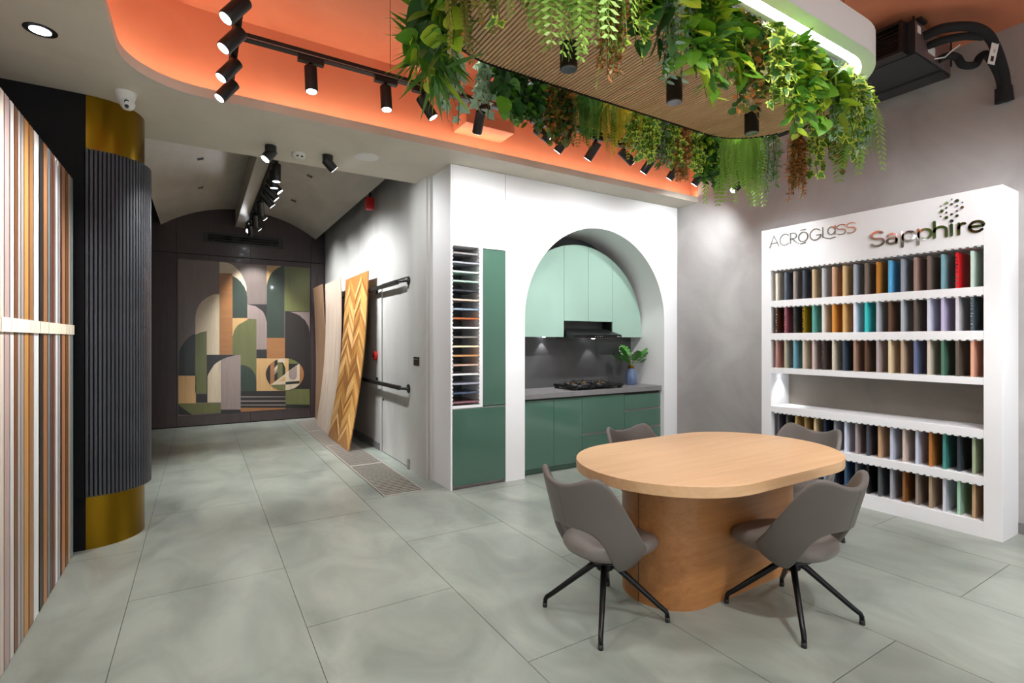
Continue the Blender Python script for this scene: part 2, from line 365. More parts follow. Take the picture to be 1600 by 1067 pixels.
# ================================================================== SETTING
# floor: base plus individual tiles
fl = thing('floor', 'large grey-green stone floor tiles laid in staggered rows', 'floor', kind='structure')
MB().box(-2.6, XR, -4, 10.3, -0.10, -0.006).build('screed', M['grout'], fl)
TW, TL, G = 0.7733, 1.546, 0.0035
tile_me = {}
def tile(x0, x1, y0, y1):
    MB().box(x0+G/2, x1-G/2, y0+G/2, y1-G/2, -0.006, 0.0).build('tile', M['floor'], fl)
GX0, GX1, GY0, GY1 = 1.40, 1.79, 4.48, 9.56
def cut_tile(x0, x1, y0, y1):
    # leave room for the drain trench
    if x1 <= GX0 or x0 >= GX1 or y1 <= GY0 or y0 >= GY1: return tile(x0, x1, y0, y1)
    ya, yb = max(y0, GY0), min(y1, GY1)
    if y0 < ya: tile(x0, x1, y0, ya)
    if yb < y1: tile(x0, x1, yb, y1)
    if x0 < GX0: tile(x0, GX0, ya, yb)
    if x1 > GX1: tile(GX1, x1, ya, yb)
k = 0; x = -0.33-3*TW
for ci in range(-3, 8):
    x0 = max(-2.6, -0.33+ci*TW); x1 = min(XR, -0.33+(ci+1)*TW)
    if x1-x0 < 0.01: continue
    off = (3.40 if ci % 2 == 0 else 2.638)-4*TL-0.0
    y = off
    while y < 10.3:
        y0, y1 = max(y, -4), min(y+TL, 10.3)
        if y1-y0 > 0.01: cut_tile(x0, x1, y0, y1)
        y += TL
# flat ceiling with recess
RX0, RY0, RY1, RC = -0.40, -3.0, 4.02, 0.42
hole = [(XR, RY0)]+[(RX0+RC-RC*math.sin(R(a)), RY0+RC-RC*math.cos(R(a))) for a in range(0, 91, 9)] + \
       [(RX0+RC-RC*math.cos(R(a)), RY1-RC+RC*math.sin(R(a))) for a in range(0, 91, 9)]+[(XR, RY1)]
ce = thing('ceiling', 'flat grey plaster ceiling around the orange recess', 'ceiling', kind='structure')
poly = [(-2.6,-4),(XR,-4)]+hole+[(XR,YE),(-2.6,YE)]
bm = bmesh.new(); vs = [bm.verts.new((p[0],p[1],H)) for p in poly]; f = bm.faces.new(vs)
r = bmesh.ops.extrude_face_region(bm, geom=[f]); bmesh.ops.translate(bm, vec=(0,0,0.065), verts=[g for g in r['geom'] if isinstance(g, bmesh.types.BMVert)])
bmesh.ops.triangulate(bm, faces=[ff for ff in bm.faces if len(ff.verts) > 4]); bmesh.ops.recalc_face_normals(bm, faces=bm.faces)
me = bpy.data.meshes.new('ceiling_slab'); bm.to_mesh(me); bm.free(); me.materials.append(M['grey_ceiling'])
inst('ceiling_slab', me, ce)
# terracotta recess: walls and top
rc = thing('ceiling_recess', 'terracotta orange plastered ceiling recess with lit cove edge', 'ceiling', kind='structure')
o_ = 0.11
path = [(XR, RY0-o_)]+[(RX0-o_+(RC+o_)*(1-math.sin(R(a))), RY0-o_+(RC+o_)*(1-math.cos(R(a)))) for a in range(0, 91, 6)] + \
       [(RX0-o_+(RC+o_)*(1-math.cos(R(a))), RY1+o_-(RC+o_)*(1-math.sin(R(a)))) for a in range(0, 91, 6)]+[(XR, RY1+o_)]
n = len(path); m = MB()
m.add([(p[0],p[1],H+0.0651) for p in path]+[(p[0],p[1],HO) for p in path], [(i,i+1,i+1+n,i+n) for i in range(n-1)])
m.build('recess_wall', M['orange'], rc, smooth=True)
MB().box(-2.6, XR, -4, YE, HO, HO+0.05).build('recess_top', M['orange'], rc)
m = MB(); m.prism([(XR-0.004, RY1+0.002), (XR-0.0005, RY1+0.002), (XR-0.0005, RY1+o_), (XR-0.004, RY1+o_)], H+0.066, HO); m.build('recess_return', M['orange'], rc)
MB().box(1.91, 2.39, 3.86, 4.125, 3.24, 3.34).build('recess_stub', M['orange'], rc, bevel=0.003)
led = thing('cove_light', 'warm linear light hidden on the ledge of the orange recess', 'light strip')
def offpath(d): 
    return [(XR-0.02, RY0-d)]+[(RX0-d+(RC+d)*(1-math.sin(R(a))), RY0-d+(RC+d)*(1-math.cos(R(a)))) for a in range(0, 91, 9)] + \
       [(RX0-d+(RC+d)*(1-math.cos(R(a))), RY1+d-(RC+d)*(1-math.sin(R(a)))) for a in range(0, 91, 9)]+[(XR-0.02, RY1+d)]
pa, pb = offpath(0.012), offpath(0.032); n = len(pa)
MB().add([(p[0],p[1],H+0.067) for p in pa]+[(p[0],p[1],H+0.067) for p in pb], [(i+n,i+1+n,i+1,i) for i in range(n-1)]).build('led_strip', M['cove_led'], led)
pa, pb = offpath(0.008), offpath(0.036)
MB().add([(p[0],p[1],H+0.0655) for p in pa]+[(p[0],p[1],H+0.0655) for p in pb], [(i+n,i+1+n,i+1,i) for i in range(n-1)]).build('led_channel', M['white_matt'], led)
# walls
def wall(name, label, args, mat, **kw):
    return tag(MB().box(*args).build(name, mat, **kw), label, 'wall', kind='structure')
wall('wall_right', 'tall grey mottled plaster wall behind the white sample shelf', (XR, XR+0.1, -4, 5.2, 0, HO), M['grey_wall'])
wf = thing('wall_front', 'grey plaster surround of the added window behind the viewer', 'wall', kind='structure')
MB().box(-2.6, XR, -4.1, -4, 2.96, HO).build('lintel', M['grey_wall'], wf); MB().box(-2.6, XR, -4.1, -4, 0, 0.05).build('sill', M['grey_wall'], wf)
wn = thing('added_window_1', 'added wide black-framed window behind the viewer, letting in fill daylight', 'window', kind='structure')  # added, unseen window that lets fill daylight into the room
m = MB()
for x_ in (-2.6, -0.70, 1.20, 3.10, XR-0.06): m.box(x_, x_+0.06, -4.08, -4.02, 0.05, 2.96)
m.box(-2.6, XR, -4.08, -4.02, 2.90, 2.9595); m.box(-2.6, XR, -4.08, -4.02, 0.0505, 0.11)
m.build('window_frame', M['black_metal'], wn)
for x_ in (-2.54, -0.64, 1.26, 3.16): MB().box(x_, x_+1.84, -4.053, -4.047, 0.11, 2.90).build('pane', M['glass'], wn)
wall('wall_left', 'grey plaster wall at the far left', (-2.7, -2.6, -4, 10.3, 0, 3.8), M['grey_wall'])
wall('trim_1', 'dark grey skirting along the right wall', (XR-0.012, XR, -4, 4.32, 0, 0.08), M['counter'])
# corridor wall with door opening
cw = thing('wall_corridor', 'light grey plaster corridor wall around the flush door', 'wall', kind='structure')
DY0, DY1, DZ = 5.39, 6.32, 2.10
MB().box(XC, XC+0.12, 4.75, DY0, 0, 3.8).build('wall_panel', M['door_wall'], cw)
MB().box(XC, XC+0.12, DY1, YB, 0, 3.8).build('wall_panel', M['door_wall'], cw)
MB().box(XC, XC+0.12, DY0, DY1, DZ, 3.8).build('wall_panel', M['door_wall'], cw)
MB().box(XC-0.02, XC, 4.80, 5.29, 0, 3.8).build('pilaster', M['door_wall'], cw)
MB().box(XC-0.012, XC, DY1+0.09, YB, 0, 0.09).build('skirting', M['counter'], cw)
dr = thing('door_1', 'flush pale grey plastered door with black rails on the corridor wall', 'door', kind='structure')
MB().box(XC+0.004, XC+0.045, DY0+0.012, DY1-0.012, 0.008, DZ-0.012).build('door_leaf', M['door_wall'], dr)
MB().box(XC+0.05, XC+0.055, DY0, DY1, 0, DZ).build('door_rebate', M['black_metal'], dr)
m = MB(); fr = 0.075
m.box(XC-0.006, XC-0.001, DY0-fr, DY0-0.004, 0, DZ+fr); m.box(XC-0.006, XC-0.001, DY1+0.004, DY1+fr, 0, DZ+fr); m.box(XC-0.006, XC-0.001, DY0-0.004, DY1+0.004, DZ+0.004, DZ+fr)
m.build('door_frame', M['door_wall'], dr, bevel=0.002)
MB().tube([(XC-0.004, DY1-0.06, 0.66), (XC+0.006, DY1-0.06, 0.66)], 0.012, 12).build('lock', M['black_metal'], dr, smooth=True)
MB().box(XC-0.03, XC-0.001, DY0-0.12, DY0-0.06, 0.0, 0.11).build('door_stop', M['steel'], dr)
# back (mural) wall of espresso veneer panels
bw = thing('wall_back', 'espresso wood veneer wall around the geometric mural', 'wall', kind='structure')
MB().box(-2.6, XC+0.1, YB, YB+0.1, 0, 3.9).build('backing', M['black_wood'], bw)
seams_x = [-1.9, -0.97, -0.325, 0.73, 1.70, 1.945]
for (xa, xb) in zip(seams_x[:-1], seams_x[1:]):
    for (za, zb) in ((0.015, 2.79), (2.80, 3.85)):
        MB().box(xa+0.002, xb-0.002, YB-0.02, YB-0.001, za, zb).build('veneer_panel', M['dark_wood'], bw, bevel=0.001, segs=1)
MB().box(1.80, 1.815, YB-0.024, YB-0.0195, 2.05, 2.60).build('finger_slot', M['black_metal'], bw)
# corridor ceiling
tag(MB().box(-2.6, XC+0.1, YE, 10.3, 3.80, 3.9).build('ceiling_upper', M['casing']), 'dark upper ceiling seen in the gap beside the vault', 'ceiling', kind='structure')
tag(MB().box(-2.6, XC+0.1, YE-0.05, YE, H+0.066, 3.80).build('wall_bulkhead', M['grey_ceiling']), 'grey bulkhead above the mouth of the corridor', 'wall', kind='structure')
xs = [-0.53, -0.40, -0.236, -0.09, 0.06, 0.21, 0.369, 0.49, 0.625, 0.76, 0.88, 1.03, 1.19, 1.34, 1.49, 1.65, 1.78]
def vz(x): # circular arc through (-.53,3.22) (.625,3.60) (1.78,3.22)
    hw, sag = 1.155, 0.38; rr = (hw*hw+sag*sag)/(2*sag)
    return 3.22-(rr-sag)+math.sqrt(max(0, rr*rr-(x-0.625)**2))
n = len(xs); y0, y1 = YE+0.002, YB-0.025
lo = [(x_, vz(x_)) for x_ in xs]; hi = [(x_, vz(x_)+0.03) for x_ in xs]
m = MB()
m.add([(p[0],y0,p[1]) for p in lo]+[(p[0],y1,p[1]) for p in lo]+[(p[0],y0,p[1]) for p in hi]+[(p[0],y1,p[1]) for p in hi],
  [(i,i+1,n+i+1,n+i) for i in range(n-1)]+[(2*n+i,3*n+i,3*n+i+1,2*n+i+1) for i in range(n-1)]+[(i,2*n+i,2*n+i+1,i+1) for i in range(n-1)]+[(n+i,n+i+1,3*n+i+1,3*n+i) for i in range(n-1)]+[(0,n,3*n,2*n),(n-1,3*n-1,4*n-1,2*n-1)])
tag(m.build('ceiling_vault', M['vault'], smooth=True), 'curved grey plaster vault over the corridor', 'ceiling', kind='structure')
tag(MB().box(0.50, 0.635, YE+0.004, YB-0.03, 3.30, 3.60).build('trim_2', M['vault'], bevel=0.003), 'grey box beam along the crown of the corridor vault', 'beam', kind='structure')
# black partition with rounded brass column end
bk = thing('wall_partition', 'black wood partition wall behind the standing sheets', 'wall', kind='structure')
PX, PY, PR = -0.652, 4.385, 0.297
MB().box(-2.6, PX, PY, PY+2*PR, 0, H-0.001).build('partition_body', M['black_wood'], bk)
for (za, zb, pr_) in ((0.0, 0.355, 0.004), (0.36, 2.665, 0.03), (2.67, H-0.002, 0.004)):
    MB().box(-2.0, PX-0.002, PY-pr_, PY-0.0005, za, zb).build('wood_panel', M['black_wood'], bk, bevel=0.001, segs=1)
col = thing('rounded_column', 'round brass column with a ribbed charcoal wood jacket', 'column', (PX, PY+PR, 0))
def half(r, n=28): return [(r*math.sin(R(a)), -r*math.cos(R(a))) for a in [180*i/n for i in range(n+1)]]
m = MB(); m.prism(half(PR), 0, 0.42); m.build('brass_base', M['brass'], col, smooth=True)
m = MB(); m.prism(half(PR), 2.60, H-0.001); m.build('brass_cap', M['brass'], col, smooth=True)
m = MB(); m.prism(half(PR+0.022), 0.362, 2.668); m.build('jacket_core', M['black_wood'], col, smooth=True)
NR = 46
rib = MB()
w_ = (PR+0.035)*PI/NR*0.40
rib.prism([(-w_, 0.0), (-w_*0.75, 0.020), (w_*0.75, 0.020), (w_, 0.0)], 0.357, 2.672)
rib_me = rib.mesh('rib', M['char_wood'])
for i in range(NR-12):
    a = 180*(i+0.5)/NR
    if a > 112: break
    p = Vector(((PR+0.021)*math.sin(R(a)), -(PR+0.021)*math.cos(R(a)), 0))
    inst('rib', rib_me, col, Matrix.Translation(p) @ Matrix.Rotation(R(a)+PI, 4, 'Z'))
a = 114
MB().box(-0.008, 0.008, 0, 0.03, 0.35, 2.675).build('edge_trim', M['gold_edge'], col).matrix_local = Matrix.Translation(((PR+0.018)*math.sin(R(a)), -(PR+0.018)*math.cos(R(a)), 0)) @ Matrix.Rotation(R(a)+PI, 4, 'Z')
# floor drains: framed grates
pit = tag(MB().box(GX0, GX1, GY0, GY1, -0.0058, -0.0045).build('trim_3', M['pit']), 'shallow drain trench beneath the floor grates, coloured dark as shade', 'drain', kind='structure')  # thin sheet; its dark colour stands in for shade between the bars
gl = (GY1-GY0)/4
for i in range(4):
    ya, yb = GY0+i*gl+0.004, GY0+(i+1)*gl-0.004
    g = thing('floor_grate', ['steel floor grate nearest the white unit', 'steel floor grate second nearest the white unit, beside the door', 'steel floor grate under the chevron sheet', 'steel floor grate nearest the mural wall'][i], 'grate', (GX0+0.195, (ya+yb)/2, -0.004), group='steel grates along the corridor wall')
    L_ = yb-ya; m = MB(); hw = 0.19
    m.box(-hw, -hw+0.012, -L_/2, L_/2, 0, 0.008); m.box(hw-0.012, hw, -L_/2, L_/2, 0, 0.008)
    m.box(-hw+0.012, hw-0.012, -L_/2, -L_/2+0.012, 0, 0.008); m.box(-hw+0.012, hw-0.012, L_/2-0.012, L_/2, 0, 0.008)
    m.build('grate_frame', M['grate'], g)
    m = MB(); nb = 25
    for j in range(nb):
        y = -L_/2+0.02+(L_-0.04)*j/(nb-1)
        m.box(-hw+0.012, hw-0.012, y-0.0085, y+0.0085, 0.001, 0.0075)
    m.build('grate_bars', M['grate'], g)['kind'] = 'stuff'
# ================================================================== TABLE
TX, TY = 2.627, 1.997
tb = thing('dining_table', 'oval oak table with a solid rounded plinth base', 'table', (TX, TY, 0))
m = MB(); m.prism(stadium(0, 0, 1.76, 1.065, 28), 0.665, 0.72); m.build('table_top', M['oak'], tb, smooth=True, bevel=0.002)
m = MB(); m.prism(stadium(0, 0, 1.25, 0.505, 28), 0.0, 0.664); m.build('plinth', M['oak_base'], tb, smooth=True)
for sx, th in ((-1, 185), (1, 5)):
    cx_ = sx*(0.625-0.2525); MB().tube([(cx_+0.2527*math.cos(R(th)), 0.2527*math.sin(R(th)), 0.001), (cx_+0.2527*math.cos(R(th)), 0.2527*math.sin(R(th)), 0.6645)], 0.0018, 6).build('veneer_seam', M['rubber'], tb)
# ================================================================== CHAIRS
def interp(tab, x):
    for (a, b), (c, d) in zip(tab, tab[1:]):
        if x <= c:
            t = (x-a)/(c-a); t = t*t*(3-2*t) if False else t
            return b+(d-b)*t
    return tab[-1][1]
ZHI = [(0,.728),(15,.738),(28,.768),(38,.788),(46,.778),(54,.72),(64,.635),(75,.55),(86,.475),(97,.415),(104,.385)]
ZLO = [(0,.505),(20,.50),(32,.482),(41,.44),(48,.375),(54,.315),(62,.278),(75,.278),(90,.31),(104,.355)]
def shell_pt(phi, z):
    a = abs(phi)
    hgt = (z-0.40)/0.38
    flare = 1+0.27*max(hgt, 0) if hgt > 0 else 1+1.15*hgt*0.9
    rx, ry = 0.225*flare, 0.225*flare
    x = -math.cos(R(phi))*rx; y = math.sin(R(phi))*ry
    if a > 90: x = -math.cos(R(phi))*0.26*flare; y = math.copysign(ry*(1-0.05*((a-90)/14)**2), phi)
    x -= 0.045*max(hgt, 0)*max(0, math.cos(R(phi)))
    return (x, y, z)
def make_chair():
    root = bpy.data.objects.new('swivel_chair', None); COL.objects.link(root); root.empty_display_size = 0.05
    nu, nv = 40, 10; m = MB(); vs = []
    for i in range(nu+1):
        phi = -104+208*i/nu
        lo_, hi_ = interp(ZLO, abs(phi)), interp(ZHI, abs(phi))
        for j in range(nv+1):
            vs.append(shell_pt(phi, lo_+(hi_-lo_)*j/nv))
    m.add(vs, [(i*(nv+1)+j, (i+1)*(nv+1)+j, (i+1)*(nv+1)+j+1, i*(nv+1)+j+1) for i in range(nu) for j in range(nv)])
    o = m.build('back_shell', M['leather_dark'], root, smooth=True, auto=False)
    sm = o.modifiers.new('smooth', 'SMOOTH'); sm.iterations = 4; sm.factor = 0.5
    so = o.modifiers.new('solid', 'SOLIDIFY'); so.thickness = 0.03; so.offset = 0; so.use_even_offset = False
    sd = o.modifiers.new('sub', 'SUBSURF'); sd.levels = 1; sd.render_levels = 1
    # centre seam down the back
    m = MB(); m.tube([shell_pt(0, z_) for z_ in [0.50+0.21*i/8 for i in range(9)]], 0.002, 6)
    for k_ in range(len(m.v)): m.v[k_] = (m.v[k_][0]-0.014, m.v[k_][1], m.v[k_][2])
    m.build('seam', M['leather_dark'], root, smooth=True)
    # seat pad
    m = MB(); rings = [(0.30,.332),(0.72,.328),(0.92,.338),(0.99,.36),(1.0,.378),(0.975,.397),(0.90,.411),(0.7,.418),(0.35,.412)]
    n = 32; vs = []
    for s_, z_ in rings:
        for k_ in range(n):
            t = 2*PI*k_/n; c, s2 = math.cos(t), math.sin(t)
            ex = 0.72
            px = math.copysign(abs(c)**ex, c)*0.245*s_; py = math.copysign(abs(s2)**ex, s2)*0.198*s_
            zz = z_-0.03*max(0, px-0.12)/0.1*0.5 + 0.035*max(0, -px-0.08)/0.15*0.4 + 0.012*(abs(py)/0.2)**2
            vs.append((px+0.045, py, zz-0.012))
    k_ = len(rings)
    fs = [(i*n+j, i*n+(j+1)%n, (i+1)*n+(j+1)%n, (i+1)*n+j) for i in range(k_-1) for j in range(n)]+[tuple(range(n))[::-1], tuple(range((k_-1)*n, k_*n))]
    m.add(vs, fs); m.build('seat_pad', M['leather'], root, smooth=True, auto=False)
    m = MB(); m.lathe([(0.10,.318),(0.11,.30),(0.09,.285),(0.05,.278)][::-1], n=24); m.build('seat_pan', M['black_metal'], root, smooth=True)
    m = MB(); m.lathe([(0.030,.225),(0.042,.235),(0.042,.27),(0.03,.283)], n=20); m.build('hub', M['leg_metal'], root, smooth=True)
    leg = MB(); leg.tube([(0.02,0,.262),(0.06,0,.248),(0.27,0,.074),(0.300,0,.052),(0.306,0,.04),(0.308,0,.022)], [0.017,0.0165,0.0125,0.012,0.0115,0.0115], 10)
    foot = MB(); foot.tube([(0.308,0,.024),(0.309,0,0.0)], [0.0125,0.0125], 10)
    lm, fm = leg.mesh('leg', M['leg_metal'], True), foot.mesh('foot', M['rubber'], True)
    for q in range(4):
        l = inst('leg', lm, root); l.rotation_euler = (0, 0, R(45+90*q)); inst('foot_cap', fm, l)
    return root
ch = make_chair()
spots = [((1.764,1.976), 6, 'taupe leather swivel chair at the left end of the oak table, back to the viewer'),
         ((2.587,1.480), 88, 'taupe leather swivel chair on the near side of the oak table'),
         ((2.69,2.53), -92, 'taupe leather swivel chair behind the table, in front of the green kitchen'),
         ((3.60,2.05), 178, 'taupe leather swivel chair at the right end of the table, beside the sample shelf')]
for i, (p, a, lb) in enumerate(spots):
    o = ch if i == 0 else copy_tree(ch)
    o.location = (p[0], p[1], 0); o.rotation_euler = (0, 0, R(a))
    tag(o, lb, 'chair', 'swivel chairs around the oak table')
    # feet stay square to the room
    for c in o.children:
        if c.name.startswith('leg'): c.rotation_euler.z += -R(a)+round(R(a)/(PI/2))*(PI/2)
# ================================================================== WHITE KITCHEN UNIT
UY, UX0, UX1 = 4.328, 1.98, XR-0.005
ku = thing('kitchen_surround', 'tall white surround with an arched kitchen niche', 'built-in unit', (0,0,0))
AX, AR, AZ = 3.812, 1.012, 1.63
# front panel of the niche: arch cut out (three meshes: right leg, left leg, head)
UT = H-0.002
def arch_front(parent):
    pts = [(2.574, 0), (2.80, 0), (2.80, AZ)]+[(AX-AR*math.cos(R(a)), AZ+AR*math.sin(R(a))) for a in range(3, 180, 3)]+[(4.824, AZ), (4.824, 0), (UX1, 0), (UX1, UT), (2.574, UT)]
    bm = bmesh.new(); vs = [bm.verts.new((p[0], UY, p[1])) for p in pts]; f = bm.faces.new(vs)
    r = bmesh.ops.extrude_face_region(bm, geom=[f]); bmesh.ops.translate(bm, vec=(0,0.57,0), verts=[g for g in r['geom'] if isinstance(g, bmesh.types.BMVert)])
    bmesh.ops.triangulate(bm, faces=[ff for ff in bm.faces if len(ff.verts) > 4]); bmesh.ops.recalc_face_normals(bm, faces=bm.faces)
    me = bpy.data.meshes.new('arch_panel'); bm.to_mesh(me); bm.free(); me.materials.append(M['white'])
    me.polygons.foreach_set('use_smooth', [True]*len(me.polygons)); set_sharp(me, R(30))
    inst('arch_panel', me, parent)
arch_front(ku)
m = MB()
m.box(UX0, 1.999, UY, 4.75, 0, UT)                     # left cheek
m.build('side_cheek', M['white'], ku, bevel=0.0015)
m = MB(); m.box(2.0, 2.5695, UY, 4.75, 2.285, UT); m.build('head_panel', M['white'], ku, bevel=0.0015)
MB().box(2.2835, 2.318, UY, 4.72, 0.76, 2.284).build('divider', M['white'], ku)
MB().box(2.0, 2.2835, UY, 4.72, 0.76, 0.785).build('rack_base', M['white'], ku)
MB().box(2.0, 2.57, 4.72, 4.75, 0, 2.284).build('rack_back', M['stone'], ku)
MB().box(2.0, 2.572, UY+0.03, 4.71, 0.0, 0.03).build('plinth', M['steel'], ku)
MB().box(2.8, 4.824, 4.895, 4.93, 0.0, 2.70).build('back_wall', M['stone'], ku)
gd = tag(MB().box(2.321, 2.5705, UY-0.002, UY+0.018, 0.768, 2.278).build('cabinet_door', M['green_lo'], bevel=0.0015), 'tall narrow glossy green door beside the swatch rack', 'cabinet door')
gd = tag(MB().box(2.003, 2.5705, UY-0.002, UY+0.018, 0.035, 0.752).build('cabinet_door', M['green_lo'], bevel=0.0015), 'wide glossy dark green door below the swatch rack', 'cabinet door')
tag(MB().box(2.003, 2.5705, UY+0.001, UY+0.012, 0.752, 0.762).build('grip_profile', M['steel']), 'metal grip profile between the two green doors', 'trim')
# rack notches
m = MB()
for i in range(40):
    z = 0.80+1.47*i/39
    m.box(1.9985, 2.006, UY+0.0, UY+0.05, z, z+0.016); m.box(2.2765, 2.284, UY+0.0, UY+0.05, z, z+0.016)
m.build('rack_notches', M['white_matt'], ku)['kind'] = 'stuff'
# horizontal swatches in the rack (bottom to top)
SWH = [('#8a5f66','plum'),('#4c5a70','slate blue'),('#9fa0b0','lavender grey'),('#e6e6e6','white'),('#c9aa96','sand'),('#c9935f','tan'),('#e8d9b8','cream'),('#8d8682','warm grey'),('#f0f0f4','pure white'),('#b5683a','terracotta'),('#8fa6bd','sky blue'),('#cfb7a6','blush'),('#3a3c44','charcoal'),('#a9c2b4','mint'),('#b9cfc6','pale aqua'),('#9c9da6','grey'),('#8d8a88','stone grey')]
for i, (c, nm) in enumerate(SWH):
    z = 0.806+1.44*i/16.4
    o = MB().box(2.0075, 2.2755, UY+0.004, UY+0.30, z, z+0.016).build('swatch_board', swatch(c), bevel=0.001, segs=1)
    tag(o, '%s swatch board in the white rack, %s' % (nm, ordn(i, 17, 'lower', 'upper').replace('lowermost','lowest').replace('uppermost','topmost').replace('from lower','from the bottom').replace('from upper','from the top')), 'swatch', 'horizontal swatches in the white rack')
# upper cabinets
CY = 4.70; CX, CZ, CR = 3.812, 1.51, 1.008; ZB = 1.437
uc = thing('wall_cabinet', 'glossy sage green arched wall cabinets above the hob', 'cabinet')
def arch_door(xa, xb, zb, n=10):
    t = [(x_, CZ+math.sqrt(max(0.0, CR*CR-(x_-CX)**2))) for x_ in [xa+(xb-xa)*i/n for i in range(n+1)]]
    return [(xb, zb), (xa, zb)][::-1][::-1]+t if False else [(xa, zb)]+t+[(xb, zb)]
for (xa, xb, zb) in ((2.806, 3.576, ZB), (3.580, 3.938, 1.625), (3.942, 4.322, 1.625), (4.326, 4.8195, ZB)):
    MB().prism(arch_door(xa, xb, zb, 18), CY, CY+0.018, axis='Y').build('door', M['green_hi'], uc)
MB().prism(arch_door(2.81, 3.572, ZB+0.004, 14), CY+0.019, 4.894, axis='Y').build('carcass', M['black_metal'], uc)
MB().prism(arch_door(4.33, 4.815, ZB+0.004, 14), CY+0.019, 4.894, axis='Y').build('carcass', M['black_metal'], uc)
MB().prism(arch_door(3.573, 4.329, 1.63, 14), CY+0.019, 4.894, axis='Y').build('carcass', M['black_metal'], uc)
# hood
hd = thing('range_hood', 'slim black slanted range hood under the green cabinets', 'hood', (3.95, 4.89, 0))
m = MB(); m.prism([(-0.005,1.425),(-0.36,1.425),(-0.36,1.465),(-0.10,1.535),(-0.005,1.535)], -0.355, 0.355, axis='X'); m.build('hood_body', M['black_metal'], hd, bevel=0.002)
MB().box(-0.355, 0.355, -0.366, -0.361, 1.427, 1.464).build('control_strip', M['black_gloss'], hd)
for k_ in range(4):
    MB().tube([(-0.05+0.035*k_, -0.3665, 1.445), (-0.05+0.035*k_, -0.369, 1.445)], 0.006, 10).build('button', M['steel'], hd)
MB().box(0.285, 0.335, -0.368, -0.3662, 1.438, 1.452).build('badge', M['steel'], hd)
MB().box(-0.28, 0.28, -0.30, -0.04, 1.421, 1.4245).build('filter', M['steel'], hd)
for (x_, y_, z_, lb) in ((3.40, 4.85, ZB+0.003, 'small puck light under the green wall cabinet'), (4.10, 4.80, 1.4208, 'small puck light under the black hood')):
    t = thing('puck_light', lb, 'light', (x_, y_, z_), group='kitchen puck lights')
    m = MB(); m.lathe([(0.0,-0.0062),(0.016,-0.006),(0.02,-0.0002)], n=16); m.build('lens', M['lens'], t)
    spot('bulb', (x_, y_, z_-0.02), (x_, y_+0.035, 0.85), 5.0, 75, 0.5, 0.01)
# base cabinets
FY = 4.385
bc = thing('base_cabinet', 'glossy dark green base cabinets with drawers below the worktop', 'cabinet')
MB().box(2.803, 4.822, FY+0.02, 4.894, 0.06, 0.788).build('carcass', M['black_metal'], bc)
MB().box(2.803, 4.822, FY+0.04, 4.85, 0.0, 0.06).build('toe_kick', M['green_lo'], bc)
def front(nm, xa, xb, za, zb): MB().box(xa+0.0018, xb-0.0018, FY, FY+0.019, za, zb).build(nm, M['green_lo'], bc, bevel=0.001, segs=1)
front('door', 2.804, 3.205, 0.065, 0.772); front('door', 3.205, 3.588, 0.065, 0.772)
front('drawer', 3.588, 4.219, 0.368, 0.772); front('drawer', 3.588, 4.219, 0.065, 0.345)
for (za, zb) in ((0.588, 0.760), (0.368, 0.565), (0.065, 0.345)): front('drawer', 4.219, 4.821, za, zb)
for z in (0.576, 0.356):
    MB().box(4.222, 4.820, FY+0.008, FY+0.0195, z-0.010, z+0.010).build('grip_channel', M['steel'], bc)
MB().box(3.59, 4.218, FY+0.008, FY+0.0195, 0.346, 0.367).build('grip_channel', M['steel'], bc)
tag(MB().box(2.802, 4.823, FY-0.02, 4.894, 0.79, 0.845).build('worktop', M['counter'], bevel=0.002), 'grey stone worktop along the arched niche', 'worktop')
# hob
hb = thing('gas_hob', 'black glass gas hob with four burners on the worktop', 'hob', (3.86, 4.60, 0.846))
MB().box(-0.36, 0.36, -0.20, 0.20, 0.022, 0.05).build('glass_top', M['black_gloss'], hb, bevel=0.004)
for sx in (-1, 1):
    for sy in (-1, 1): MB().box(sx*0.33-0.02, sx*0.33+0.02, sy*0.17-0.02, sy*0.17+0.02, 0, 0.0225).build('foot', M['rubber'], hb)
MB().box(-0.34, 0.34, -0.204, -0.2005, 0.026, 0.046).build('front_rail', M['black_metal'], hb)
for k_ in range(4):
    m = MB(); m.tube([(-0.16+0.10*k_, -0.204, 0.036), (-0.16+0.10*k_, -0.222, 0.036)], 0.011, 12); m.build('knob', M['leg_metal'], hb, smooth=True)
for (bx, by, r_) in ((-0.22, 0.03, 0.05), (-0.03, 0.08, 0.06), (0.08, -0.07, 0.045), (0.24, 0.05, 0.05)):
    bn = MB(); bn.lathe([(r_*0.75, 0.0505), (r_*0.8, 0.058), (r_*0.5, 0.066), (r_*0.15, 0.07)], (bx, by, 0), 16); b_ = bn.build('burner', M['copper'], hb, smooth=True)
    m = MB()
    for q in range(4):
        a = PI/4+q*PI/2; c, s_ = math.cos(a), math.sin(a)
        m.tube([(bx+c*r_*1.7, by+s_*r_*1.7, 0.05), (bx+c*r_*1.7, by+s_*r_*1.7, 0.085), (bx+c*r_*0.5, by+s_*r_*0.5, 0.085)], 0.006, 6)
    m.tube([(bx+r_*1.7*math.cos(t*PI/8), by+r_*1.7*math.sin(t*PI/8), 0.0525) for t in range(17)], 0.005, 6)
    m.build('pan_support', M['black_metal'], hb)
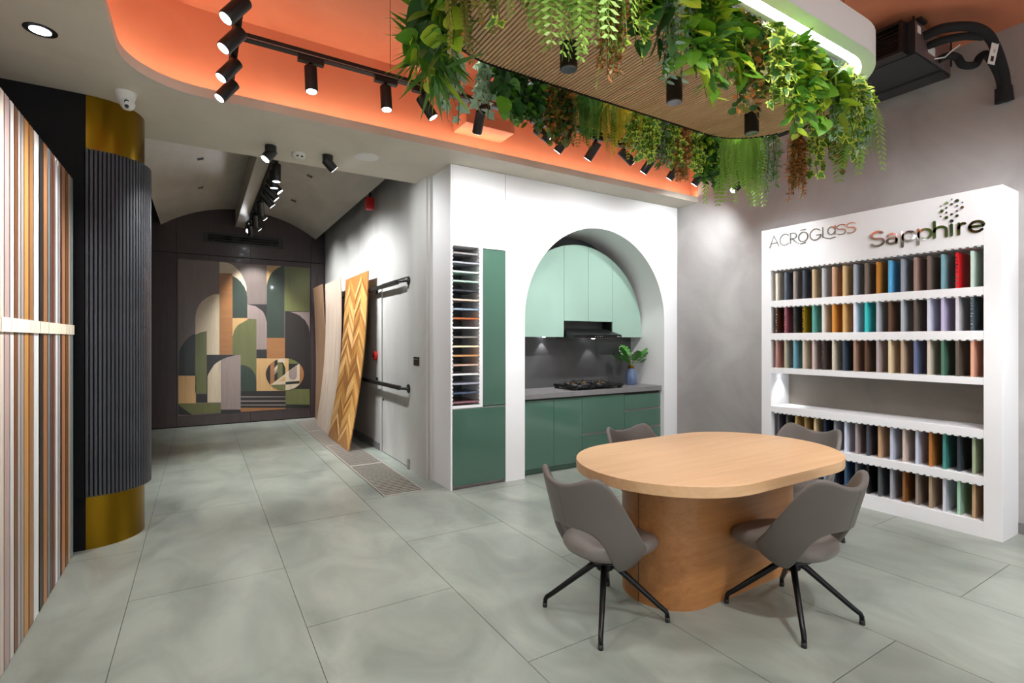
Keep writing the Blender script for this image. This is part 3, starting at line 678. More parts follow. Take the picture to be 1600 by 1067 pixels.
# vase with leaves
vs_ = thing('bottle_vase', 'blue glass bottle vase with a brass neck on the worktop', 'vase', (4.60, 4.66, 0.846))
m = MB(); m.lathe([(0.066,0),(0.072,0.01),(0.075,0.10),(0.066,0.16),(0.042,0.195),(0.032,0.205)], n=24); m.build('bottle', M['vase'], vs_, smooth=True)
m = MB(); m.lathe([(0.034,0.204),(0.035,0.207),(0.035,0.236),(0.031,0.238)], n=24); m.build('neck_ring', M['brass'], vs_, smooth=True)
def monstera_mesh(name, s):
    m = MB(); n = 14
    for side in (-1, 1):
        prev = None
        for i in range(n):
            t = i/(n-1); w = 0.5*math.sin(PI*min(1, t*0.92+0.08))**0.8*(1 if i % 3 else 0.62)
            y = t; x = side*w*0.85
            cur = ((0, y, 0.04*math.sin(PI*t)), (x, y+0.10*w, -0.12*w))
            if prev: m.add([prev[0], prev[1], cur[1], cur[0]], [(0,1,2,3) if side > 0 else (3,2,1,0)])
            prev = cur
    m.v = [(a*s, b*s, c*s) for a, b, c in m.v]
    return m.mesh(name, M['monstera'], True)
mo = monstera_mesh('leaf', 0.185)
pl = thing('leaf_spray', 'green split leaves standing in the blue bottle vase', 'foliage', (4.60, 4.66, 1.082))
for (az, el, ln) in ((175, 62, .12), (200, 22, .12), (150, 30, .11), (20, 35, .15), (-20, 50, .13), (-60, 40, .09), (85, 75, .13), (250, 45, .10), (0, 12, .17)):
    d = Vector((math.cos(R(az))*math.cos(R(el)), math.sin(R(az))*math.cos(R(el)), math.sin(R(el))))
    tip = d*ln
    m = MB(); m.tube([(0,0,-0.05), (d.x*0.02, d.y*0.02, 0.03), tip], 0.0025, 5); m.build('stem', M['stem'], pl)
    o = inst('leaf', mo, pl); o.location = tip
    o.rotation_euler = Euler((R(25+el*0.4), R(random.uniform(-25, 25)), R(az-90)))
# ================================================================== SAMPLE SHELF
SX, SY0, SY1, SH = 4.732, 1.233, 3.008, 2.478
IY0, IY1 = 1.335, 2.912
sh = thing('sample_shelf', 'tall white display shelf for sample boards with lettering on top', 'shelf', (0,0,0))
XB_ = XR-0.002
MB().box(SX, XB_, SY0, IY0, 0, SH).build('side_panel', M['white'], sh, bevel=0.0015)
MB().box(SX, XB_, IY1, SY1, 0, SH).build('side_panel', M['white'], sh, bevel=0.0015)
MB().box(SX, XB_, IY0, IY1, 2.075, SH).build('header', M['white'], sh, bevel=0.0015)
for (za, zb) in ((1.722,1.782),(1.405,1.468),(1.083,1.135),(0.705,0.765),(0.372,0.431)):
    MB().box(SX+0.001, XB_, IY0, IY1, za, zb).build('shelf_board', M['white'], sh, bevel=0.001, segs=1)
MB().box(SX+0.001, XB_, IY0, IY1, 0.0, 0.112).build('plinth', M['white'], sh)
MB().box(XB_-0.02, XB_-0.001, IY0, IY1, 0.112, 1.083).build('back_board', M['niche_back'], sh)
MB().box(XB_-0.02, XB_-0.001, IY0, IY1, 1.135, 2.075).build('back_board', M['white_matt'], sh)
NS = 18; dy = (IY1-0.03-IY0)/NS
m = MB()
for z in (2.075, 1.722, 1.405, 0.705, 0.372):
    for i in range(NS*2):
        y = IY1-0.03-(i+0.0)*dy/2
        m.box(SX+0.002, SX+0.30, y-0.030, y-0.006, z-0.008, z-0.0003)
m.build('slot_comb', M['white'], sh)['kind'] = 'stuff'
m = MB(); m.lathe([(0.018,0),(0.02,-0.004),(0.0,-0.0045)], (4.87, 2.855, 1.0825), 16); m.build('puck_light', M['lens'], sh)
spot('puck_glow', (4.87, 2.855, 1.07), (4.87, 2.88, 0.7), 7.0, 85, 0.8, 0.01)
ROWS = [
 (1.782, 'top row', ['e8e0cf cream','5b6474 slate blue','9d948b taupe','3f4656 navy','c2ab87 sand','b3b8c0 light grey','c09a80 clay','cbab7c honey','9aa2ac steel grey','74685f grey brown','b5782f amber','5aa7d6 bright blue','9098a4 blue grey','9a7d74 dusty rose','6e5f57 cocoa','73a0aa teal grey','c4121f bright red','c3d8cd pale mint']),
 (1.468, 'second row', ['4a2b1c chestnut','94525f wine rose','3c3f40 graphite','8a6c10 mustard','5ea096 sea green','dcdad2 off-white','cd8d42 caramel','d0a468 golden sand','d9dcec pale lilac','3cc0c0 turquoise','b4bac2 silver grey','5f4434 walnut','a9b1b8 cool grey','5c524b umber','cfd3e2 ice lilac','bcb4d2 lavender','d0ced2 pale grey','3e5058 petrol']),
 (1.135, 'third row', ['b58680 dusty pink','b3aa96 stone','6fa0b4 sky blue','cbc0ab oatmeal','cdbab4 blush grey','4a3f3f speckled brown','cfc5b2 ivory','3d4a5a dark slate','a07f6b mocha','5b4334 dark walnut','a89c9c mauve grey','dcc7a4 cream beige','b79d85 latte','5f698c indigo grey','cdc3b2 linen','4c7461 bottle green','5e544a dark taupe','dba38a salmon']),
 (0.431, 'fourth row', ['55545e plum grey','4c4e50 charcoal','c9a76b straw','a28654 bronze','d9bf92 vanilla','1d2c42 midnight','8b8e96 mid grey','d4dcec frost blue','a39391 greige','4b4d57 anthracite','c19c78 camel','c6cde0 pale blue','d6c2b4 shell pink','ccd2e6 mist blue','b5763d copper','4b8f88 deep teal','3b424a ink grey','a9b797 sage']),
 (0.112, 'bottom row', ['44484e gunmetal','5a6068 iron grey','6a6e74 smoke grey','7a7d84 dove grey','4c2c24 mahogany','6f8fae denim blue','202634 ink navy','3a5674 ocean blue','5b5f66 lead grey','1a1a1e jet black','55595c slate','a2a5ae silver','8a5a30 rust brown','93867b mushroom','ab957b khaki','d9d9e6 pearl','a8d2ba mint green','c3a27b biscuit']),
]
bd = {}
board = MB(); board.box(0, 0.24, -0.009, 0.009, 0, 0.262)
gloss_edge = MB(); gloss_edge.box(-0.0015, 0.0, -0.009, 0.009, 0.0, 0.262)
SHI = {(1,0),(1,1),(1,2),(1,3),(2,5),(1,17),(0,16)}
for r_i, (z, rn, cols) in enumerate(ROWS):
    for i, cn in enumerate(cols):
        c, nm = '#'+cn[:6], cn[7:]
        y = IY1-0.038-i*dy-0.012
        if c not in bd: bd[c] = board.mesh('sample_board', swatch(c))
        o = inst('sample_board', bd[c]); o.location = (SX+0.012, y, z+0.0005)
        if r_i >= 3: o.location.x += 0.03
        n_ = 18
        tag(o, '%s sample board in the %s of the white shelf, %s' % (nm, rn, ordn(i, n_)), 'sample board', 'sample boards on the white shelf')
        if (r_i, i) in SHI:
            m = MB()
            for q in range(9):
                zz = 0.012+0.026*q+random.uniform(0, .012); m.box(-0.002, -0.0002, -0.007+random.uniform(0,.006), 0.004+random.uniform(0,.004), zz, zz+random.uniform(.004, .012))
            m.build('glitter_flakes', M['chrome'], o)['kind'] = 'stuff'
# ================================================================== LETTERING (mirror letters on the shelf header)
def stroke(m, pts, w, d, cap=True):
    # flat ribbon in local (x right, z up), thickness along -X of the world (towards the room)
    P = [Vector((p[0], p[1])) for p in pts]
    if cap and (P[0]-P[-1]).length > 1e-4:
        pass
    L_, R_ = [], []
    k = len(P); closed = (P[0]-P[-1]).length < 1e-4
    for i in range(k):
        a = P[i-1] if i > 0 else (P[-2] if closed else P[0]); b = P[i+1] if i < k-1 else (P[1] if closed else P[-1])
        t = (b-a).normalized(); nrm = Vector((-t.y, t.x))
        L_.append(P[i]+nrm*w/2); R_.append(P[i]-nrm*w/2)
    out = L_[:]
    if not closed and cap:
        t = (P[-1]-P[-2]).normalized(); base = math.atan2(t.y, t.x)
        out += [P[-1]+Vector((math.cos(base+a), math.sin(base+a)))*w/2 for a in (PI/3, 0, -PI/3)]
    out += R_[::-1]
    if not closed and cap:
        t = (P[0]-P[1]).normalized(); base = math.atan2(t.y, t.x)
        out += [P[0]+Vector((math.cos(base+a), math.sin(base+a)))*w/2 for a in (PI/3, 0, -PI/3)]
    def quad(a, b, c, e):
        vs = [(-d, -q.x, q.y) for q in (a, b, c, e)]+[(0, -q.x, q.y) for q in (a, b, c, e)]
        m.add(vs, [(0,1,2,3),(7,6,5,4),(0,4,5,1),(1,5,6,2),(2,6,7,3),(3,7,4,0)])
    for i in range(k-1): quad(L_[i], L_[i+1], R_[i+1], R_[i])
    if not closed and cap:
        for (e, q) in ((P[-1], P[-2]), (P[0], P[1])):
            t = (e-q).normalized(); base = math.atan2(t.y, t.x)
            ring = [e+Vector((math.cos(base+a), math.sin(base+a)))*w/2 for a in (PI/2, PI/4, 0, -PI/4, -PI/2)]
            vs = [(-d, -p.x, p.y) for p in ring]+[(0, -p.x, p.y) for p in ring]
            m.add(vs, [(0,1,2,3,4),(9,8,7,6,5)]+[(i, i+5, i+6, i+1) for i in range(4)])
    return m
def letter(parent, strokes, x, z, sx, sz, w, d):
    m = MB()
    for s_ in strokes: stroke(m, [(x+p[0]*sx, z+p[1]*sz) for p in s_], w, d)
    return m.build('letter', M['chrome'], parent)
sg = thing('sapphire_sign', 'bold mirror letters reading Sapphire with a cluster of mirror dots', 'sign', (SX-0.0005, 0, 0))
Sg = [arc(.42,1.07,.40,.36,35,262,12)+arc(.42,.36,.43,.37,80,-150,14)]
ag = [arc(.45,.62,.36,.38,150,0,10)+[(.81,.3),(.81,0.02)], arc(.44,.30,.37,.28,0,360,18)]
pg = [[(0.05,1.0),(0.05,-.42)], arc(.49,.5,.42,.46,0,360,18)]
hg = [[(0.05,1.5),(0.05,0.02)], arc(.45,.58,.40,.38,180,0,10)+[(.85,.02)]]
ig = [[(0.05,1.0),(0.05,0.02)]]
rg = [[(0.05,1.0),(0.05,0.02)], arc(.45,.56,.40,.40,180,65,8)]
eg = [[(0.06,.52),(.90,.52)]+arc(.48,.5,.43,.46,10,318,18)]
u = 0.080
for gph, yl, wd in ((Sg,2.040,.098),(ag,1.932,.082),(pg,1.826,.088),(pg,1.722,.088),(hg,1.620,.083),(ig,1.516,.05),(rg,1.474,.056),(eg,1.414,.084)):
    letter(sg, gph, -yl, 2.172, wd/0.92 if gph is not ig else 0.05, u, 0.0185, 0.008)
dots = [(1.512,2.439,4),(1.481,2.421,10),(1.543,2.419,10),(1.449,2.402,4),(1.512,2.403,7),(1.481,2.384,6),(1.577,2.402,4),(1.452,2.366,9),(1.543,2.383,6),(1.571,2.364,10),(1.481,2.346,6),(1.543,2.347,6),(1.512,2.329,7),(1.577,2.325,4),(1.543,2.31,10),(1.481,2.311,9),(1.512,2.279,10)]
for (y, z, r_) in dots:
    m = MB(); m.tube([(-0.008, y, z), (0, y, z)], r_*0.00115, 14); m.build('dot', M['chrome'], sg)
s2 = thing('acro_glass_sign', 'thin mirror letters reading ACRO GLASS on the shelf header', 'sign', (SX-0.0005, 0, 0))
Wt = 0.0085
def L2(strokes, w=Wt):
    m = MB()
    for s_ in strokes: stroke(m, [(-p[0], p[1]) for p in s_], w, 0.007)
    m.build('letter', M['chrome'], s2)
def ell(cy, cz, ry, rz, a0, a1, n=16): return [(cy-ry*math.cos(R(a0+(a1-a0)*i/n)), cz+rz*math.sin(R(a0+(a1-a0)*i/n))) for i in range(n+1)]
L2([[(2.920,2.298),(2.876,2.408),(2.828,2.303)], [(2.905,2.335),(2.843,2.335)]])
L2([ell(2.770,2.352,0.048,0.052,45,315)])
L2([[(2.716,2.303),(2.716,2.400)], [(2.716,2.400)]+ell(2.690,2.374,0.030,0.026,90,-90,10)+[(2.716,2.348)], [(2.695,2.348)]+[(2.665,2.312),(2.635,2.292),(2.605,2.288),(2.575,2.295)]])
L2([ell(2.598,2.350,0.042,0.044,0,360,22)]); L2([[(2.620,2.414),(2.576,2.414)]])
L2([ell(2.488,2.352,0.048,0.050,40,350)+[(2.440,2.345),(2.478,2.345)]])
L2([[(2.424,2.402),(2.424,2.316),(2.395,2.302),(2.360,2.294),(2.320,2.302)]])
L2([ell(2.352,2.362,0.030,0.034,20,340,16), [(2.320,2.402),(2.320,2.325)]])
def Sy(c): return [[(c-0.032,2.392)]+ell(c,2.380,0.034,0.020,60,250,10)+ell(c,2.338,0.036,0.024,90,-140,12)]
L2(Sy(2.272)); L2(Sy(2.192))
# ================================================================== STANDING SHEETS AT THE LEFT
EDG = [2.15,2.30,2.46,2.62,2.78,2.90]
def y_at(px):
    u_ = (px-800)/796.0; a = math.atan(487/796.0)
    return -0.705*(math.cos(a)-u_*math.sin(a))/(math.sin(a)+u_*math.cos(a))
PXB = [0,7,16,23,28,33,38,46,53,62,68,75,79,82,85,87,91,95,97,103,107,111,115]
ys = EDG[:-1]+[y_at(p) for p in PXB]
SHC = [('#d9cdbf','pale ash'),('#8d6f5a','brown'),('#e7e2dc','white'),('#c2a98b','beige oak'),('#9c8f86','grey'),
 ('#dccfbf','cream wood'),('#b9a09a','pinkish taupe'),('#dcd8d2','chalk white'),('#7a4a22','walnut brown'),('#b3aba6','ash grey'),('#a79d96','warm grey'),('#c58f50','honey oak'),('#9b6d42','chestnut'),('#ecebe8','bright white'),('#1f2022','black marble'),('#ad7446','copper oak'),('#7c8588','blue grey'),('#6a4a3c','dark brown'),('#7b3f26','red brown'),('#8f8680','stone grey'),('#f0efee','snow white'),('#aaa29b','pale grey'),('#4a271b','dark mahogany'),('#b68059','tan'),('#7d5232','coffee brown'),('#c9a98a','beige'),('#7d939b','slate blue')]
nsh = len(ys)-1
wm = {}
for i in range(nsh):
    c, nm = SHC[i % len(SHC)]
    d = '#%02x%02x%02x' % tuple(int(int(c[j:j+2], 16)*0.82) for j in (1, 3, 5))
    if c not in wm: wm[c] = wood('sheet_'+nm.replace(' ', '_'), d, c, 'Z', 0.38, 3.0)
    y0, y1 = ys[i], ys[i+1]; wd = (y1-y0)
    t = wd*0.80
    b = thing('sheet_panel', 'full-height %s laminate sheet standing in the rack, %s' % (nm, (ORD[nsh-1-i]+' from the column') if nsh-1-i < 20 else ORD[i]+' from the front'), 'sheet', (-0.705, y0, 0.0), group='laminate sheets standing at the left')
    MB().box(-0.62, 0, 0.002, t, 0.004, 2.445).build('sheet', wm[c], b)
    MB().box(-0.10, 0.006, -0.004, min(t+0.006, wd-0.003), 1.436, 1.497).build('grip_pad', M['cream_pad'], b)
# ================================================================== LEANING SHEETS
def bow(X0, X1, bowx, z1):
    def f(t): return X0+(X1-X0)*t+bowx*math.sin(PI*t), 0.006+(z1-0.006)*t
    return f
def bowed(name, fn, ya, yb, mat, label, thick=0.012, n=24):
    root = thing(name, label, 'sheet', (0, 0, 0), group='sheets leaning on the corridor wall')
    m = MB(); vs = []
    for i in range(n+1):
        x_, z_ = fn(i/n)
        vs += [(x_, ya, z_), (x_, yb, z_), (x_+thick, ya, z_), (x_+thick, yb, z_)]
    fs = []
    for i in range(n):
        a, b = 4*i, 4*(i+1)
        fs += [(a, b, b+1, a+1), (a+2, a+3, b+3, b+2), (a, a+2, b+2, b), (a+1, b+1, b+3, a+3)]
    fs += [(0,1,3,2), (4*n, 4*n+2, 4*n+3, 4*n+1)]
    m.add(vs, fs); m.build('board', mat, root, smooth=True)
    return root
M['weathered'] = wood('weathered_plank', '#7a5a42', '#a08066', 'Z', 0.5, 3.0)
M['cream_wood'] = wood('bleached_wood', '#a8907c', '#d2c2b2', 'Z', 0.5, 1.6, ring=2)
M['walnut_b'] = wood('chevron_base', '#8a5c2c', '#a8743c', 'Z', 0.4, 3.0)
f1 = bow(1.75, 1.72, 0.03, 2.33); bowed('leaning_sheet', f1, 8.82, 9.62, M['weathered'], 'weathered brown leaning sheet nearest the mural')
f2 = bow(1.62, 1.76, 0.06, 2.32); bowed('leaning_sheet', f2, 7.72, 8.80, M['cream_wood'], 'pale cream bowed leaning sheet in the middle')
f3 = bow(1.585, 1.83, 0.055, 2.29)
cv = bowed('leaning_sheet', f3, 6.52, 7.70, M['walnut_b'], 'golden chevron wood leaning sheet nearest the door')
chev_m = [wood('chevron_%d' % i, a, b, 'Z', 0.4, 3.0) for i, (a, b) in enumerate((('#a06f35','#c08c48'),('#744a20','#935f2c'),('#c39358','#dcb47c'),('#8d5d2b','#ad783c'),('#b58444','#caa05e')))]
NC, ph = 4, 0.075
cw_ = 1.18/NC
for c in range(NC):
    ya = 6.52+c*cw_; sgn = 1 if c % 2 == 0 else -1
    rise = 0.24
    k = -2
    while k*ph < 2.35:
        def zz(s, e): return k*ph+(s if sgn > 0 else 1-s)*rise+e
        za = [zz(0, .003), zz(1, .003), zz(1, ph-.003), zz(0, ph-.003)]
        if min(za) > 0.0 and max(za) < 2.28:
            q = [(ya+0.0015, za[0]), (ya+cw_-0.0015, za[1]), (ya+cw_-0.0015, za[2]), (ya+0.0015, za[3])]
            vs = []
            for dd in (-0.003, 0.001):
                for (y_, z_) in q:
                    x_, _ = f3(z_/2.29); vs.append((x_+dd, y_, z_))
            MB().add(vs, [(0,1,2,3)[::-1],(4,5,6,7),(0,1,5,4),(1,2,6,5),(2,3,7,6),(3,0,4,7)]).build('chevron_plank', random.choice(chev_m), cv)
        k += 1
# rails the sheets lean on
for (z, lb) in ((2.045, 'upper'), (0.875, 'lower')):
    r_ = thing('wall_rail', '%s black steel leaning rail fixed across the door' % lb, 'rail', (XC, 0, z), group='black leaning rails')
    MB().box(-0.095, -0.060, 5.50 if z > 1 else 5.42, 9.5, -0.022, 0.022).build('bar', M['black_metal'], r_, bevel=0.004)
    for yy in (5.30 if z > 1 else 5.30, 6.52, 8.1):
        bx = MB(); bx.tube([(-0.078, yy+0.13, 0), (-0.072, yy+0.05, 0), (-0.05, yy+0.008, 0), (-0.004 if yy > 5.35 else -0.022, yy, 0)], 0.016, 10); bx.build('bracket', M['black_metal'], r_, smooth=True)
        xw = 0.0 if yy > 5.35 else -0.020
        fl_ = MB(); fl_.tube([(xw-0.008, yy, 0), (xw-0.0005, yy, 0)], 0.048, 20); fl_.build('flange', M['black_metal'], r_, smooth=True)
# wall bits
sp = thing('switch_plate', 'black switch plate on the corridor wall beside the unit', 'switch', (XC-0.02, 5.06, 1.18))
MB().box(-0.010, -0.0005, -0.075, 0.075, -0.045, 0.045).build('plate', M['black_metal'], sp, bevel=0.003)
MB().box(-0.013, -0.0102, -0.06, 0.06, 0.018, 0.026).build('slot', M['steel'], sp)
cpn = thing('call_point', 'red round fire call point on the corridor wall beside the sheets', 'alarm', (XC, 6.55, 1.20))
m = MB(); m.tube([(-0.04, 0, 0), (-0.0005, 0, 0)], 0.055, 20); m.build('body', M['red'], cpn, smooth=True)
m = MB(); m.tube([(-0.046, 0, 0), (-0.0405, 0, 0)], 0.02, 14); m.build('button', M['black_metal'], cpn, smooth=True)
al = thing('alarm_sounder', 'red box alarm hanging beside the vault edge', 'alarm', (1.86, 6.55, 3.10))
MB().box(-0.05, 0.05, -0.05, 0.05, -0.02, 0.13).build('body', M['red'], al, bevel=0.008)
MB().box(-0.012, 0.012, -0.012, 0.012, 0.131, 0.68).build('hanger', M['black_metal'], al)
MB().box(-0.06, 0.06, -0.004, 0.004, 0.68, 0.6995).build('mount', M['black_metal'], al)
# ================================================================== MURAL
mu = thing('wall_mural', 'geometric inlaid wood mural of arches with an oval nu emblem', 'mural', (0, YB-0.0205, 0))
NAMES = {'taupe': 'backing_board'}
for (lv, c, p) in MURAL:
    d0 = -0.004-0.0012*lv
    o = MB().prism(p, d0, -0.0002, axis='Y').build('backing_board' if lv == 0 else 'inlay_piece', M['mu_'+c], mu)
# linear air grille above the mural
ag_ = thing('linear_diffuser', 'long black linear air diffuser above the mural', 'vent', (0.64, YB-0.0205, 3.087))
m = MB(); m.box(-0.60,0.60,-0.02,-0.0005,0.055,0.085); m.box(-0.60,0.60,-0.02,-0.0005,-0.085,-0.055); m.box(-0.60,-0.53,-0.02,-0.0005,-0.055,0.055); m.box(0.53,0.60,-0.02,-0.0005,-0.055,0.055)
m.build('frame', M['black_metal'], ag_, bevel=0.002)
MB().box(-0.529, 0.529, -0.004, -0.0006, -0.0545, 0.0545).build('throat', M['black_gloss'], ag_)
for k_ in range(2): MB().box(-0.528, 0.528, -0.016, -0.0045, -0.028+0.045*k_, -0.022+0.045*k_).build('blade', M['casing'], ag_)
# ================================================================== TRACK LIGHTS
head_me = MB(); head_me.lathe([(0.033,-0.002),(0.037,0.002),(0.037,0.15),(0.034,0.155)], n=22); head_me = head_me.mesh('lamp_head', M['black_metal'], True); set_sharp(head_me, R(38))
rim_me = MB(); rim_me.lathe([(0.030,0.1553),(0.030,0.1563)], n=20)
lens_on = rim_me.mesh('lens', M['lens'], True); lens_off = rim_me.mesh('lens', M['lens_dim'], True)
ad_me = MB(); ad_me.box(-0.075, 0.075, -0.018, 0.018, -0.034, -0.001); ad_me = ad_me.mesh('adapter', M['black_metal'])
neck_me = MB(); neck_me.tube([(0,0,-0.033),(0,0,-0.075)], 0.011, 10); neck_me = neck_me.mesh('neck', M['black_metal'], True)
def head(loc, aim, label, group, axis='X', lit=True, power=0.0, cone=55, s=1.0, parent_kind='track_spotlight', drop=0.085):
    t = thing(parent_kind, label, 'spotlight', loc, 0 if axis == 'X' else PI/2, group)
    inst('adapter', ad_me, t); inst('neck', neck_me, t)
    d = Vector(aim).normalized()
    q = d.to_track_quat('Z', 'Y').to_matrix().to_4x4()
    pv = Vector((0, 0, -drop))
    mt = Matrix.Rotation(-(0 if axis == 'X' else PI/2), 4, 'Z') @ Matrix.Translation(pv - d*0.03) @ q @ Matrix.Scale(s, 4)
    h_ = inst('lamp_head', head_me, t, mt)
    inst('lens', lens_on if lit else lens_off, h_)
    if power > 0:
        p = Vector(loc)+pv+d*(0.14*s)
        o = spot('bulb', p, p+d, power, cone, 1.0 if cone > 70 else 0.75, 0.03)
    return t
TZ = 3.12
tr = thing('lighting_track', 'long black lighting track along the back of the orange recess', 'track', (0, 3.29, TZ))
MB().box(0.20, XR-0.03, -0.022, 0.022, -0.0005, 0.034).build('rail', M['black_metal'], tr)
MB().box(0.20, XR-0.03, -0.0235, -0.0225, 0.004, 0.010).build('rail_lip', M['steel'], tr)
for x_ in (1.07, 2.4, 3.7): MB().tube([(x_, 0, 0.034), (x_, 0, HO-TZ-0.0005)], 0.0018, 6).build('suspension_wire', M['black_metal'], tr)
tl = thing('lighting_track', 'short black lighting track at the left running towards the mural', 'track', (0.175, 0, TZ))
MB().box(-0.022, 0.022, 0.6, 3.90, 0.0345, 0.068).build('rail', M['black_metal'], tl)
for y_ in (1.4, 2.5, 3.7): MB().tube([(0, y_, 0.068), (0, y_, HO-TZ-0.0005)], 0.0018, 6).build('suspension_wire', M['black_metal'], tl)
BT = [(0.575,(0.02,-0.1,-1),1,.35),(1.04,(0.02,-0.1,-1),1,.35),(1.30,(0.55,-0.15,-0.85),1,.5),(1.74,(0.1,0.6,-0.8),1,.26),(2.26,(0.5,-0.55,-0.65),1,.4),
      (2.53,(-0.35,0.62,-0.8),1,.20),(2.84,(-0.25,0.62,-0.8),1,.20),(3.15,(0.75,-0.15,-0.55),1,.5),(3.50,(-0.25,0.62,-0.8),1,.20),(3.84,(-0.2,0.62,-0.8),1,.20),(4.20,(-0.25,0.62,-0.8),1,.20),(4.50,(0.25,0.8,-0.75),1,.36),(4.82,(-0.7,0.3,-0.6),1,.6)]
for i, (x_, aim, lit, pw) in enumerate(BT):
    head((x_, 3.29, TZ), aim, 'black cylinder spotlight on the long back track, %s' % ordn(i, len(BT)), 'spotlights on the back track', 'X', lit, P_SPOT*pw, 128 if aim[1] > 0.5 else 58)
LT = [1.9, 2.25, 2.60, 2.86, 3.16, 3.52, 3.82]
for i, y_ in enumerate(LT):
    head((0.175, y_, TZ+0.034), (-0.55, -0.12, -0.8), 'black cylinder spotlight on the short left track, %s' % (ORD[i]+' from the front'), 'spotlights on the left track', 'Y', 1, P_SPOT*0.52, 50, 1.0)
# corridor vault track
VT = thing('lighting_track', 'black lighting track beside the beam of the corridor vault', 'track', (0.67, 0, 3.27))
MB().box(-0.02, 0.02, YE+0.25, YB-0.2, 0.0, 0.03).build('rail', M['black_metal'], VT)
MB().box(-0.034, -0.020, YE+0.25, YB-0.2, 0.031, 0.06).build('fixing_strip', M['black_metal'], VT)
vt = [(5.75,(0,0.05,-1)),(6.0,(0.05,0.1,-1)),(6.3,(0.8,-0.1,-0.9)),(6.65,(0.9,0.0,-0.9)),(7.0,(0.85,0.1,-0.9)),(7.4,(0.1,0.5,-0.9)),(7.8,(0.85,0.1,-0.9)),(8.2,(0.1,0.6,-0.85)),(8.6,(0.8,0.2,-0.8)),(9.0,(0.1,0.45,-0.8)),(9.35,(-0.06,-0.92,-0.18))]
VP = [.6,.6,.36,.36,.36,.5,.38,.5,.38,.45,.1]
for i, (y_, aim) in enumerate(vt):
    head((0.67, y_, 3.27), aim, 'black spotlight on the corridor vault track, %s' % (ORD[i]+' from the front'), 'spotlights on the vault track', 'Y', 1, P_VAULT*VP[i], 95 if aim[0] > 0.5 else 62, 1.15)
# surface spots on the flat ceiling
def surface_spot(x_, y_, aim, lit, label, pw=0.7):
    t = thing('ceiling_spotlight', label, 'spotlight', (x_, y_, H), group='adjustable spots by the vault mouth')
    m = MB(); m.lathe([(0.042,-0.055),(0.045,-0.053),(0.045,-0.0005),(0.04,-0.0002)], n=20); m.build('mount', M['black_metal'], t, smooth=True)
    d = Vector(aim).normalized(); q = Matrix.Translation((0,0,-0.06)) @ d.to_track_quat('Z','Y').to_matrix().to_4x4()
    m = MB(); m.lathe([(0.04,-0.03),(0.042,0.0),(0.042,0.075),(0.037,0.078)], n=20); o = m.build('lamp_head', M['black_metal'], t, smooth=True); o.matrix_local = q
    m = MB(); m.lathe([(0.035,0.0783),(0.035,0.0793)], n=20); inst('lens', m.mesh('lens', M['lens'] if lit else M['lens_dim']), o)
    if lit: p = Vector((x_, y_, H-0.06))+d*0.10; spot('bulb', p, p+d, P_SPOT*pw, 60 if pw > 0.5 else 110, 0.9, 0.03)
surface_spot(0.507, 4.732, (-0.55, -0.15, -0.8), True, 'black adjustable spot showing its lit lens, left of the smoke detector')
surface_spot(0.965, 4.714, (0.75, 0.2, -0.65), True, 'black adjustable spot turned away on the grey ceiling, right of the smoke detector', 0.2)
dl = thing('downlight', 'black-rimmed recessed downlight in the grey ceiling at far left', 'downlight', (-0.722, 3.60, H))
m = MB(); m.lathe([(0.070,-0.0005),(0.070,-0.004),(0.052,-0.004)], n=28); m.build('trim_ring', M['black_metal'], dl, smooth=True)
m = MB(); m.lathe([(0.045,-0.0042),(0.045,-0.005)], n=24); m.build('lens', M['lens'], dl)
spot('bulb', (-0.722, 3.60, H-0.02), (-0.722, 3.60, 0), P_SPOT*0.6, 90, 0.8, 0.05)
# detectors and speaker
def detector(x_, y_, z_, label):
    t = thing('smoke_detector', label, 'detector', (x_, y_, z_), group='smoke detectors')
    m = MB(); m.lathe([(0.035,-0.05),(0.045,-0.046),(0.052,-0.025),(0.058,-0.02),(0.06,-0.0005)], n=24); m.build('body', M['plastic'], t, smooth=True)
    for s_ in (-1, 1): MB().box(s_*0.018-0.009, s_*0.018+0.009, -0.050, -0.046, -0.042, -0.030).build('sensor_window', M['black_metal'], t)
detector(0.739, 4.798, H, 'white smoke detector between the two adjustable ceiling spots')
detector(0.44, 6.5, vz(0.44), 'white smoke detector on the corridor vault left of the beam')
spk = thing('ceiling_speaker', 'round off-white ceiling speaker in front of the vault', 'speaker', (1.27, 4.565, H))
m = MB(); m.lathe([(0.094,-0.006),(0.104,-0.005),(0.106,-0.0005)], n=32); m.build('bezel', M['plastic'], spk, smooth=True)
m = MB(); m.lathe([(0.0,-0.0085),(0.09,-0.0075),(0.093,-0.0062)][::-1][::-1], n=32); m.build('grille', M['white_matt'], spk, smooth=True)
cc = thing('security_camera', 'white turret security camera on the ceiling above the brass column', 'camera', (-0.423, 4.219, H))
m = MB(); m.lathe([(0.030,-0.075),(0.046,-0.06),(0.058,-0.02),(0.062,-0.0005)], n=24); m.build('base', M['plastic'], cc, smooth=True)
m = MB(); m.lathe([(0.001,-0.044),(0.026,-0.036),(0.041,-0.014),(0.044,0.0),(0.041,0.014),(0.026,0.036),(0.001,0.044)], (0.012, -0.02, -0.078), 20); m.build('eyeball', M['plastic'], cc, smooth=True)
dcam = (Vector((0,0,1.4))-Vector((-0.41,4.2,2.96))).normalized()
for (ou, ov, r_) in ((-0.004, 0.014, 0.014), (-0.004, -0.016, 0.012)):
    c_ = Vector((0.012,-0.02,-0.078))+dcam*0.037+Vector((ou,0,ov)); m = MB(); m.tube([c_, c_+dcam*0.008], r_, 14); m.build('camera_lens', M['black_gloss'], cc, smooth=True)
